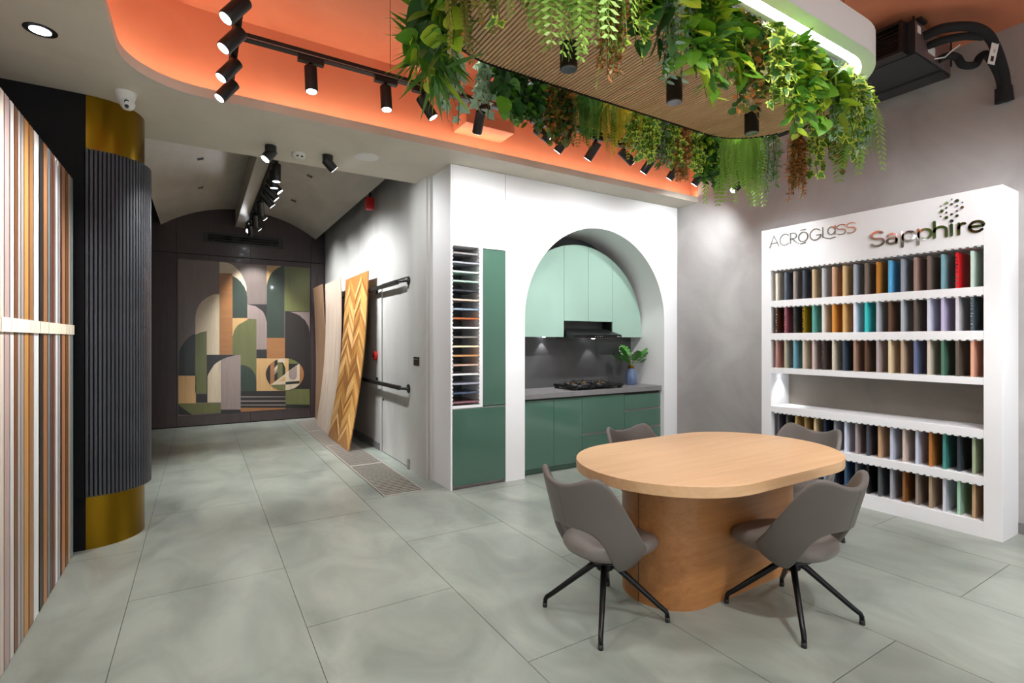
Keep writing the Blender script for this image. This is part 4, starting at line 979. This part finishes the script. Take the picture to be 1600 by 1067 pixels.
for (x_, y_, lb) in ((0.0, 6.9, 'left side near the front'), (0.0, 8.2, 'left side further back'), (1.2, 6.95, 'right side near the front'), (1.2, 8.3, 'right side further back')):
    t = thing('vault_downlight', 'tiny black square downlight in the vault, '+lb, 'downlight', (x_, y_, vz(x_)), group='square downlights in the vault')
    sl = (vz(x_+0.02)-vz(x_-0.02))/0.04
    t.rotation_euler = (0, -math.atan(sl), 0)
    MB().box(-0.035, 0.035, -0.035, 0.035, -0.006, -0.0005).build('bezel', M['black_metal'], t)
    for s_ in (-1, 1): MB().box(s_*0.014-0.011, s_*0.014+0.011, -0.024, 0.024, -0.0075, -0.0062).build('lens', M['lens_dim'], t)
# ================================================================== RING LAMP
def ring_lamp(x0, x1, y0, y1, r_, z0, label):
    t = thing('ring_lamp', label, 'pendant lamp', (0, 0, z0), group=None)
    prof = [(0,.15),(0,0),(.062,0),(.062,.014),(.108,.014),(.108,0),(.17,0),(.17,.15)]
    loops = []
    for d, z in prof: loops.append([(p[0], p[1], z) for p in rrect(x0+d, x1-d, y0+d, y1-d, r_-d, 14)])
    n = len(loops[0]); k = len(prof)
    m = MB(); m.add([p for l in loops for p in l], [(i*n+j, ((i+1)%k)*n+j, ((i+1)%k)*n+(j+1)%n, i*n+(j+1)%n) for i in range(k) for j in range(n)])
    m.build('housing', M['white_matt'], t, smooth=True)
    a, b = [rrect(x0+d, x1-d, y0+d, y1-d, r_-d, 14) for d in (.066, .104)]
    m = MB(); m.add([(p[0],p[1],.009) for p in a]+[(p[0],p[1],.009) for p in b], [(j, (j+1)%n, n+(j+1)%n, n+j) for j in range(n)][::1])
    o = m.build('led_strip', M['ring_led'], t)
    for (xx, yy) in ((x0+0.5, y0+0.085), (x1-0.5, y0+0.085), (x0+0.5, y1-0.085), (x1-0.5, y1-0.085)):
        MB().tube([(xx, yy, 0.15), (xx, yy, HO-z0-0.0005)], 0.0018, 6).build('suspension_wire', M['black_metal'], t)
    return t
ring_lamp(0.78, 3.28, 1.24, 2.30, 0.45, 2.85, 'white rounded ring pendant lamp glowing around the hanging plants')
ring_lamp(0.78, 3.28, -2.2, -1.14, 0.45, 2.85, 'added white ring pendant lamp over the unseen front of the shop')  # added second lamp, out of view, to light the room
# added downlights in the grey ceiling towards the front, out of view, for extra light
for i, (x_, y_) in enumerate(((-1.2, 2.2), (-1.2, 0.6), (-1.2, -1.0), (-1.2, -2.6), (2.5, -3.5))):
    t = thing('downlight', ['added black-rimmed recessed downlight by the standing sheets', 'added black-rimmed recessed downlight left of the entrance lane', 'added black-rimmed recessed downlight in the front left ceiling', 'added black-rimmed recessed downlight in the front left corner', 'added black-rimmed recessed downlight over the front wall'][i], 'downlight', (x_, y_, H), group='added front downlights')
    m = MB(); m.lathe([(0.070,-0.0005),(0.070,-0.004),(0.052,-0.004)], n=24); m.build('trim_ring', M['black_metal'], t, smooth=True)
    m = MB(); m.lathe([(0.045,-0.0042),(0.045,-0.005)], n=20); m.build('lens', M['lens'], t)
    spot('bulb', (x_, y_, H-0.02), (x_+0.15, y_, 0), P_SHOP, 110, 0.9, 0.08)
# added front track, unseen, with spots lighting the shelf, table and unit (behind the camera)
t2 = thing('lighting_track', 'added black lighting track in the unseen front half of the orange recess', 'track', (0, 0.1, TZ))
MB().box(0.9, XR-0.03, -0.022, 0.022, -0.0005, 0.034).build('rail', M['black_metal'], t2)
FT = [(1.2,(0.0,0.7,-0.75)),(1.9,(0.1,0.75,-0.6)),(2.6,(0.5,0.5,-0.7)),(3.1,(0.75,0.62,-0.45)),(3.6,(0.6,0.75,-0.5)),(4.1,(0.25,0.9,-0.45)),(4.5,(0.1,0.8,-0.62)),(3.35,(0.3,0.25,-1)),(4.3,(0,0.2,-1)),(2.2,(0.1,0.15,-1))]
for i, (x_, aim) in enumerate(FT):
    head((x_, 0.1, TZ), aim, 'added black cylinder spotlight on the unseen front track, %s' % ordn(i, len(FT)), 'added spotlights on the front track', 'X', 1, P_FRONT*(1.0 if i < 7 else 3.3), 62 if i < 7 else 80)
# ================================================================== HANGING PLANTER
PLX, PLY, PLL, PLW, PZ = 2.02, 1.77, 2.40, 0.79, 2.75
pn = thing('hanging_planter', 'oval slatted wood planter hung above the table', 'planter', (PLX, PLY, PZ))
m = MB(); m.prism(stadium(0, 0, PLL, PLW, 20), 0.0, 0.02); m.build('backing', M['felt'], pn, smooth=True)
m = MB(); x_ = -PLL/2+0.012
while x_ < PLL/2-0.008:
    e = abs(x_)-(PLL/2-PLW/2); hw = PLW/2-0.006 if e <= 0 else math.sqrt(max(0.0, (PLW/2)**2-e*e))-0.006
    if hw > 0.02: m.box(x_-0.0062, x_+0.0062, -hw, hw, -0.012, -0.0002)
    x_ += 0.0205
m.build('wood_slats', M['slat_wood'], pn)['kind'] = 'stuff'
o1, o2 = stadium(0,0,PLL+0.02,PLW+0.02,20), stadium(0,0,PLL,PLW,20); n = len(o1)
m = MB(); m.add([(p[0],p[1],z) for z in (-0.012,0.09) for p in o1]+[(p[0],p[1],z) for z in (-0.012,0.09) for p in o2],
  [(j,(j+1)%n,n+(j+1)%n,n+j) for j in range(n)]+[(2*n+j,3*n+j,3*n+(j+1)%n,2*n+(j+1)%n) for j in range(n)]+[(j,2*n+j,2*n+(j+1)%n,(j+1)%n) for j in range(n)]+[(n+j,n+(j+1)%n,3*n+(j+1)%n,3*n+j) for j in range(n)])
m.build('edge_band', M['felt'], pn, smooth=True)
for (xx, yy) in ((-0.7,0.2),(0.7,0.2),(-0.7,-0.2),(0.7,-0.2)): MB().tube([(xx,yy,0.02),(xx,yy,HO-PZ-0.0005)], 0.0018, 6).build('suspension_wire', M['black_metal'], pn)
for i, (x_, y_) in enumerate(((1.42,1.83),(2.08,1.80),(2.78,1.83))):
    t = thing('planter_downlight', 'black cylinder downlight under the hanging planter, '+['left','middle','right'][i], 'downlight', (x_, y_, PZ-0.0125), group='downlights under the planter')
    m = MB(); m.lathe([(0.036,-0.115),(0.040,-0.112),(0.040,-0.0005),(0.037,-0.0002)], n=22); m.build('body', M['black_metal'], t, smooth=True)
    m = MB(); m.lathe([(0.034,-0.117),(0.036,-0.116),(0.036,-0.1152)], n=20); m.build('lens', M['lens_dim'], t)
    spot('bulb', (x_, y_, PZ-0.14), (x_, y_, 0), P_SPOT*0.15, 75, 0.8, 0.03)
# ------------------------------------------------------------------ leaves
def leaf_mesh(name, outline, mats, rim=None, fold=0.12, curl=0.15):
    # outline: half profile list of (w, t) t 0..1 along length; rim: inner scale for a second material
    m = MB(); n = len(outline)
    def z(w, t): return abs(w)*fold-curl*t*t
    if rim is None:
        for s_ in (-1, 1):
            vs = [(0, t, z(0, t)) for w, t in outline]+[(s_*w, t, z(w, t)) for w, t in outline]
            for i in range(n-1): m.add([vs[i], vs[n+i], vs[n+i+1], vs[i+1]], [(0,1,2,3) if s_ > 0 else (3,2,1,0)])
    else:
        for s_ in (-1, 1):
            for i in range(n-1):
                (w0, t0), (w1, t1) = outline[i], outline[i+1]
                c0, c1 = 0.45+(t0-0.45)*rim, 0.45+(t1-0.45)*rim
                a, b = (s_*w0, t0, z(w0, t0)), (s_*w1, t1, z(w1, t1))
                ai, bi = (s_*w0*rim, c0, z(w0*rim, c0)+0.004), (s_*w1*rim, c1, z(w1*rim, c1)+0.004)
                mi, mj = (0, c0, z(0, c0)+0.004), (0, c1, z(0, c1)+0.004)
                m.add([ai, a, b, bi], [(0,1,2,3) if s_ > 0 else (3,2,1,0)], 1)
                m.add([mi, ai, bi, mj], [(0,1,2,3) if s_ > 0 else (3,2,1,0)], 0)
    return m.mesh(name, mats, True)
HEART = [(0,0),(.28,-.08),(.42,.08),(.45,.28),(.36,.55),(.20,.80),(0,1)]
IVY = [(0,0),(.20,-.08),(.42,-.02),(.30,.20),(.58,.45),(.26,.52),(.20,.72),(0,1)]
OVAL = [(0,0),(.22,.12),(.34,.38),(.30,.68),(.14,.92),(0,1)]
NARROW = [(0,0),(.08,.12),(.11,.4),(.07,.75),(0,1)]
LM = {'ivy': leaf_mesh('leaf', IVY, [M['ivy_in'], M['ivy_rim']], 0.70), 'ivy_white': leaf_mesh('leaf', IVY, [M['grey_leaf'], M['pale']], 0.7),
      'pothos': leaf_mesh('leaf', HEART, [M['leaf']]), 'pothos_lime': leaf_mesh('leaf', HEART, [M['lime']]), 'philo': leaf_mesh('leaf', HEART, [M['leaf_dark']], fold=0.2), 'oval': leaf_mesh('leaf', OVAL, [M['leaf']])}
def orient(d, n_hint):
    d = d.normalized(); x_ = d.cross(n_hint)
    if x_.length < 1e-4: x_ = d.cross(Vector((1, 0, 0.3)))
    x_.normalize(); nz = x_.cross(d)
    return Matrix((x_, d, nz)).transposed().to_4x4()
LEN = [1.0]
def vine(rng, out, length, spread=0.09, up=0.02):
    length *= LEN[0]
    az = rng.uniform(-1.1, 1.1); o2_ = Matrix.Rotation(az, 3, 'Z') @ out
    reach = rng.uniform(0.02, spread); pts = []
    for i in range(9):
        t = i/8
        p = o2_*(reach*math.sin(min(1, t*2.2)*PI/2))+Vector((rng.uniform(-.008,.008), rng.uniform(-.008,.008), up*math.sin(min(1,t*3)*PI)*0.8-length*max(0, t-0.08)))
        pts.append(p)
    return pts, o2_
def leafy(root, rng, out, kinds, nv, length, nl, size, spread=0.10):
    st = MB()
    for v_ in range(nv):
        L_ = length*rng.uniform(0.45, 1.05)
        pts, o2_ = vine(rng, out, L_, spread)
        st.tube(pts, 0.0022, 4, cap=False)
        for k_ in range(nl):
            f_ = (k_+rng.random())/nl*7.99; i = int(f_); p = pts[i].lerp(pts[i+1], f_-i)
            dirv = (o2_*rng.uniform(0.1, 0.9)+Vector((rng.uniform(-.7,.7), rng.uniform(-.7,.7), rng.uniform(-1.1, 0.1))))
            nrm = o2_+Vector((rng.uniform(-.6,.6), rng.uniform(-.6,.6), rng.uniform(0, .9)))
            s_ = size*rng.uniform(0.65, 1.25)
            inst('leaf', LM[rng.choice(kinds)], root, Matrix.Translation(p) @ orient(dirv, nrm) @ Matrix.Scale(s_, 4))
    st.build('stems', M['stem'], root)['kind'] = 'stuff'
FM = {}
def frond_mesh(mat, L_, wid, npair, seed):
    rng = random.Random(seed); m = MB(); pts = []
    for i in range(11):
        t = i/10
        pts.append(Vector((0, 0.13*math.sin(min(1, t*1.5)*PI/2)*1.0, 0.06*math.sin(t*PI*0.6)-L_*t**1.45)))
    m.tube(pts, [0.002*(1-0.7*i/10) for i in range(11)], 4, cap=False)
    for k_ in range(npair):
        t = 0.08+0.92*k_/npair; f_ = t*9.99; i = int(f_); p = pts[i].lerp(pts[i+1], f_-i); tg = (pts[i+1]-pts[i]).normalized()
        w_ = wid*math.sin(PI*min(1, (1-t)*0.9+0.12))*rng.uniform(.85, 1.1)
        for s_ in (-1, 1):
            side = Vector((s_, 0, 0)); d = (side+tg*0.45+Vector((0,0.12,-0.1))).normalized()*w_; b = tg*(0.0085)
            m.add([p, p+d*0.5+b*0.9, p+d, p+d*0.5-b*0.7], [(0,1,2,3) if s_ > 0 else (3,2,1,0)])
    return m.mesh('frond', mat, True)
def ferny(root, rng, out, key, nf, L_, wid=0.045, npair=26):
    for v_ in range(nf):
        kk = (key, v_ % 3)
        if kk not in FM: FM[kk] = frond_mesh(M[key], L_*(0.8+0.15*(v_ % 3)), wid, npair, v_+3)
        az = math.atan2(out.y, out.x)-PI/2+rng.uniform(-1.2, 1.2)
        inst('frond', FM[kk], root, Matrix.Translation((rng.uniform(-.03,.03), rng.uniform(-.03,.03), rng.uniform(-.01,.04))) @ Matrix.Rotation(az, 4, 'Z') @ Matrix.Rotation(rng.uniform(-.25,.15), 4, 'X') @ Matrix.Scale(rng.uniform(.75, 1.1)*LEN[0], 4))
def strings(root, rng, out, keys, nv, length, step, size, shape, spread=0.09):
    m = MB(); mats = [M['stem']]+[M[k] for k in keys]
    for v_ in range(nv):
        pts, o2_ = vine(rng, out, length*rng.uniform(.5, 1.05), spread)
        m.tube(pts, 0.0016, 3, cap=False)
        tot = length; nl = int(tot/step)
        for k_ in range(nl):
            f_ = (k_+rng.random())/nl*7.99; i = int(f_); p = pts[i].lerp(pts[i+1], f_-i)
            d = Vector((rng.uniform(-1,1), rng.uniform(-1,1), rng.uniform(-.9,.3)))+o2_*0.4; s_ = size*rng.uniform(.7,1.3)
            mt = Matrix.Translation(p) @ orient(d, Vector((rng.uniform(-1,1), rng.uniform(-1,1), 1))) @ Matrix.Scale(s_, 4)
            mi = 1+rng.randrange(len(keys))
            vs = [mt @ Vector(q) for q in shape]
            nn = len(vs)//2
            m.add(vs, [tuple(range(len(vs)))], mi)
    o = m.build('foliage', mats, root); o['kind'] = 'stuff'
ROUND = [(0,0,0),(.4,.25,.06),(.45,.6,.05),(.15,.95,0),(-.15,.95,0),(-.45,.6,.05),(-.4,.25,.06)]
LANCE = [(0,0,0),(.16,.3,.03),(.12,.7,0),(0,1,-.05),(-.12,.7,0),(-.16,.3,.03)]
BLADE = [(0,0,0),(.05,.4,.03),(0,1,-.1),(-.05,.4,.03)]
SPEC = {
 'ivy':   ('lime-edged ivy', lambda r,g,o: leafy(r,g,o,['ivy'],10,.37,8,.060)),
 'ivyw':  ('white-edged ivy', lambda r,g,o: leafy(r,g,o,['ivy_white'],7,.38,7,.060)),
 'pothos':('broad-leaved pothos', lambda r,g,o: leafy(r,g,o,['pothos','pothos','pothos_lime'],7,.36,5,.095)),
 'philo': ('dark heart-leaved philodendron', lambda r,g,o: leafy(r,g,o,['philo','philo','pothos'],7,.36,5,.090)),
 'fern':  ('light green fern', lambda r,g,o: ferny(r,g,o,'fern',20,.46,.055,24)),
 'ferny': ('yellow fern', lambda r,g,o: ferny(r,g,o,'fern_y',24,.38,.036,26)),
 'fernd': ('deep green fern', lambda r,g,o: ferny(r,g,o,'fern_d',22,.38,.042,24)),
 'fernb': ('bronze trailing fern', lambda r,g,o: (ferny(r,g,o,'olive_leaf',12,.44,.030,34), strings(r,g,o,['rust','straw'],5,.36,.016,.016,ROUND))),
 'eucal': ('grey-green eucalyptus', lambda r,g,o: strings(r,g,o,['grey_leaf','grey_leaf','leaf'],11,.40,.009,.034,LANCE)),
 'rust':  ('rust-brown tassel plant', lambda r,g,o: strings(r,g,o,['rust','rust','rust_d','straw'],34,.46,.0065,.026,LANCE,.07)),
 'pep':   ('rusty round-leaved trailing plant', lambda r,g,o: strings(r,g,o,['olive_leaf','rust','leaf_dark','olive_leaf'],13,.40,.011,.030,ROUND)),
 'dark':  ('dense dark small-leaved plant', lambda r,g,o: strings(r,g,o,['leaf_dark','leaf_dark','leaf'],16,.34,.009,.034,ROUND)),
 'bamboo':('narrow-leaved bamboo spray', lambda r,g,o: strings(r,g,o,['leaf','lime','fern_d'],12,.38,.013,.085,LANCE)),
 'grass': ('spiky green grass', lambda r,g,o: strings(r,g,o,['leaf','fern_d','lime'],14,.26,.016,.20,BLADE,.06)),
}
LX, RX = PLX-PLL/2+PLW/2, PLX+PLL/2-PLW/2
def endpt(cx, a, r_=0.41): return (cx+r_*math.cos(R(a)), PLY+r_*math.sin(R(a))), Vector((math.cos(R(a)), math.sin(R(a)), 0))
SIDES = [
 ('left end', [(endpt(LX, a), s_) for a, s_ in ((118,'ivyw'),(140,'grass'),(158,'pothos'),(176,'philo'),(194,'pothos'),(210,'fernb'),(222,'ivy'),(236,'fern'),(250,'fern'))]),
 ('near edge', [(((x_, PLY-0.41), Vector((0,-1,0))), s_) for x_, s_ in ((1.11,'fern'),(1.20,'rust'),(1.29,'ivy'),(1.39,'philo'),(1.50,'eucal'),(1.60,'pothos'),(1.71,'bamboo'),(1.82,'pothos'),(1.93,'pep'),(2.03,'pep'),(2.13,'ivy'),(2.24,'ivy'),(2.35,'bamboo'),(2.46,'ivy'),(2.57,'pothos'),(2.68,'eucal'),(2.79,'ivy'))]),
 ('right end', [(endpt(RX, a), s_) for a, s_ in ((-78,'eucal'),(-60,'ivy'),(-42,'fern'),(-25,'pep'),(-8,'ivy'),(10,'rust'),(28,'eucal'),(46,'fern'),(64,'fern'),(80,'dark'))]),
 ('far edge', [(((x_, PLY+0.41), Vector((0,1,0))), s_) for x_, s_ in ((2.86,'bamboo'),(2.76,'ivy'),(2.66,'rust'),(2.56,'ivy'),(2.46,'eucal'),(2.36,'ivy'),(2.26,'ivy'),(2.14,'ferny'),(2.03,'ferny'),(1.92,'fernd'),(1.81,'fernd'),(1.70,'pep'),(1.60,'pep'),(1.50,'dark'),(1.40,'dark'),(1.30,'philo'),(1.20,'ivyw'))]),
]
for sname, lst in SIDES:
    for i, (((x_, y_), out), sp_) in enumerate(lst):
        nm, fn = SPEC[sp_]; LEN[0] = {'far edge': 0.78, 'near edge': 1.12, 'left end': 1.0, 'right end': 1.05}[sname]
        side_ord = ordn(i, len(lst)) if sname in ('near edge',) else (ordn(len(lst)-1-i, len(lst)) if sname == 'far edge' else ORD[i]+' around from the back' if sname == 'left end' else ORD[i]+' around from the front')
        t = thing('hanging_plant', '%s on the %s of the planter, %s' % (nm, sname, side_ord), 'plant', (x_+out.x*0.01, y_+out.y*0.01, PZ+0.02), group='plants hanging from the oval planter')
        fn(t, random.Random(hash((sname, i, 5)) % 9999 if False else i*37+len(sname)*101), out)
# ================================================================== AIR CONDITIONER
fc = thing('ducted_air_conditioner', 'black ducted air conditioner with insulated pipes hung under the orange ceiling', 'air conditioner', (0, 0, 3.40))
FX0, FX1, FY0_, FY1_ = 4.24, 4.85, 1.56, 3.0
MB().box(FX0, FX1, FY0_, FY1_, 0.004, 0.23).build('casing', M['casing'], fc)
MB().box(FX0+0.01, FX1-0.20, FY0_+0.002, FY1_, -0.004, 0.0035).build('bottom_panel', M['casing'], fc, bevel=0.002)
MB().box(FX1-0.16, FX1-0.002, FY0_+0.002, FY1_, -0.010, 0.0035).build('bottom_panel', M['casing'], fc, bevel=0.002)
MB().box(FX0+0.002, FX1-0.01, FY0_-0.004, FY0_-0.0005, 0.012, 0.222).build('end_plate', M['steel'], fc)
m = MB(); m.box(FX0-0.10, FX0-0.001, FY0_+0.04, FY1_, 0.0, 0.02); m.box(FX0-0.10, FX0-0.001, FY0_+0.04, FY1_, 0.20, 0.22); m.box(FX0-0.10, FX0-0.001, FY0_+0.04, FY0_+0.06, 0.02, 0.20); m.build('grille_frame', M['black_metal'], fc)
for k_ in range(6): MB().box(FX0-0.08, FX0-0.075, FY0_+0.06, FY1_, 0.035+0.027*k_, 0.047+0.027*k_).build('grille_slat', M['leg_metal'], fc)
for (x_, y_) in ((FX0+0.06, FY0_+0.03), (FX1-0.05, FY0_-0.02), (FX0+0.06, FY1_-0.1)): MB().tube([(x_, y_, 0.15 if y_ > FY0_ else 0.05), (x_, y_, HO-3.40-0.0005)], 0.006, 8).build('hanger_rod', M['black_metal'], fc)
MB().box(FX0+0.02, FX0+0.12, FY0_-0.03, FY0_+0.05, 0.225, 0.245).build('bracket', M['black_metal'], fc)
def pipe(pts, r_):
    # smooth by Catmull-Rom
    P = [Vector(p) for p in pts]; out = []
    for i in range(len(P)-1):
        p0, p1, p2, p3 = P[max(i-1,0)], P[i], P[i+1], P[min(i+2,len(P)-1)]
        for k_ in range(6):
            t = k_/6
            out.append(0.5*((2*p1)+(p2-p0)*t+(2*p0-5*p1+4*p2-p3)*t*t+(3*p1-p0-3*p2+p3)*t**3))
    out.append(P[-1]); m = MB(); m.tube(out, r_, 10); m.build('insulated_pipe', M['foam'], fc, smooth=True)
y_ = FY0_-0.005
pipe([(4.38,y_,0.155),(4.40,y_-0.10,0.165),(4.56,y_-0.20,0.175),(4.74,y_-0.24,0.155),(4.88,y_-0.25,0.08),(4.98,y_-0.26,-0.05),(5.01,y_-0.265,-0.16),(5.025,y_-0.265,-0.255)], 0.032)
pipe([(4.44,y_,0.105),(4.46,y_-0.08,0.11),(4.58,y_-0.16,0.135),(4.72,y_-0.22,0.145)], 0.026)
pipe([(4.62,y_,0.055),(4.66,y_-0.05,0.075),(4.71,y_-0.08,0.06),(4.72,y_-0.10,0.01),(4.75,y_-0.12,-0.005),(4.82,y_-0.15,0.01),(4.84,y_-0.17,0.06),(4.89,y_-0.19,0.085),(4.94,y_-0.21,0.03),(4.99,y_-0.235,-0.07),(5.02,y_-0.24,-0.16),(5.03,y_-0.24,-0.25)], 0.026)
m = MB(); m.tube([(5.02,y_-0.25,-0.15),(5.03,y_-0.252,-0.25)], [0.05,0.055], 12); m.build('pipe_wrap', M['foam'], fc, smooth=True)
tg_ = MB(); tg_.box(-0.028, 0.028, -0.001, 0.001, -0.085, 0.085); o = tg_.build('paper_tag', M['paper'], fc); o.location = (4.80, y_-0.255, 0.045); o.rotation_euler = (0.1, R(8), R(-25))
inst_ = MB(); inst_.box(-0.012, 0.012, -0.0018, -0.0012, -0.065, -0.03); inst_.box(-0.005, 0.012, -0.0018, -0.0012, 0.0, 0.004); inst_.box(-0.005, 0.012, -0.0018, -0.0012, 0.012, 0.016); inst_.build('tag_print', M['ink'], o)
m = MB(); m.tube([(4.52,y_-0.01,0.03),(4.58,y_-0.05,0.04),(4.60,y_-0.09,0.08),(4.63,y_-0.12,0.11)], 0.005, 6); m.build('cable', M['plastic'], fc, smooth=True)
MB().box(FX0+0.03, FX0+0.08, FY0_-0.0055, FY0_-0.0042, 0.15, 0.20).build('sticker', M['paper'], fc)
MB().box(FX0+0.20, FX0+0.32, FY0_-0.0055, FY0_-0.0042, 0.06, 0.12).build('sticker', M['paper'], fc)
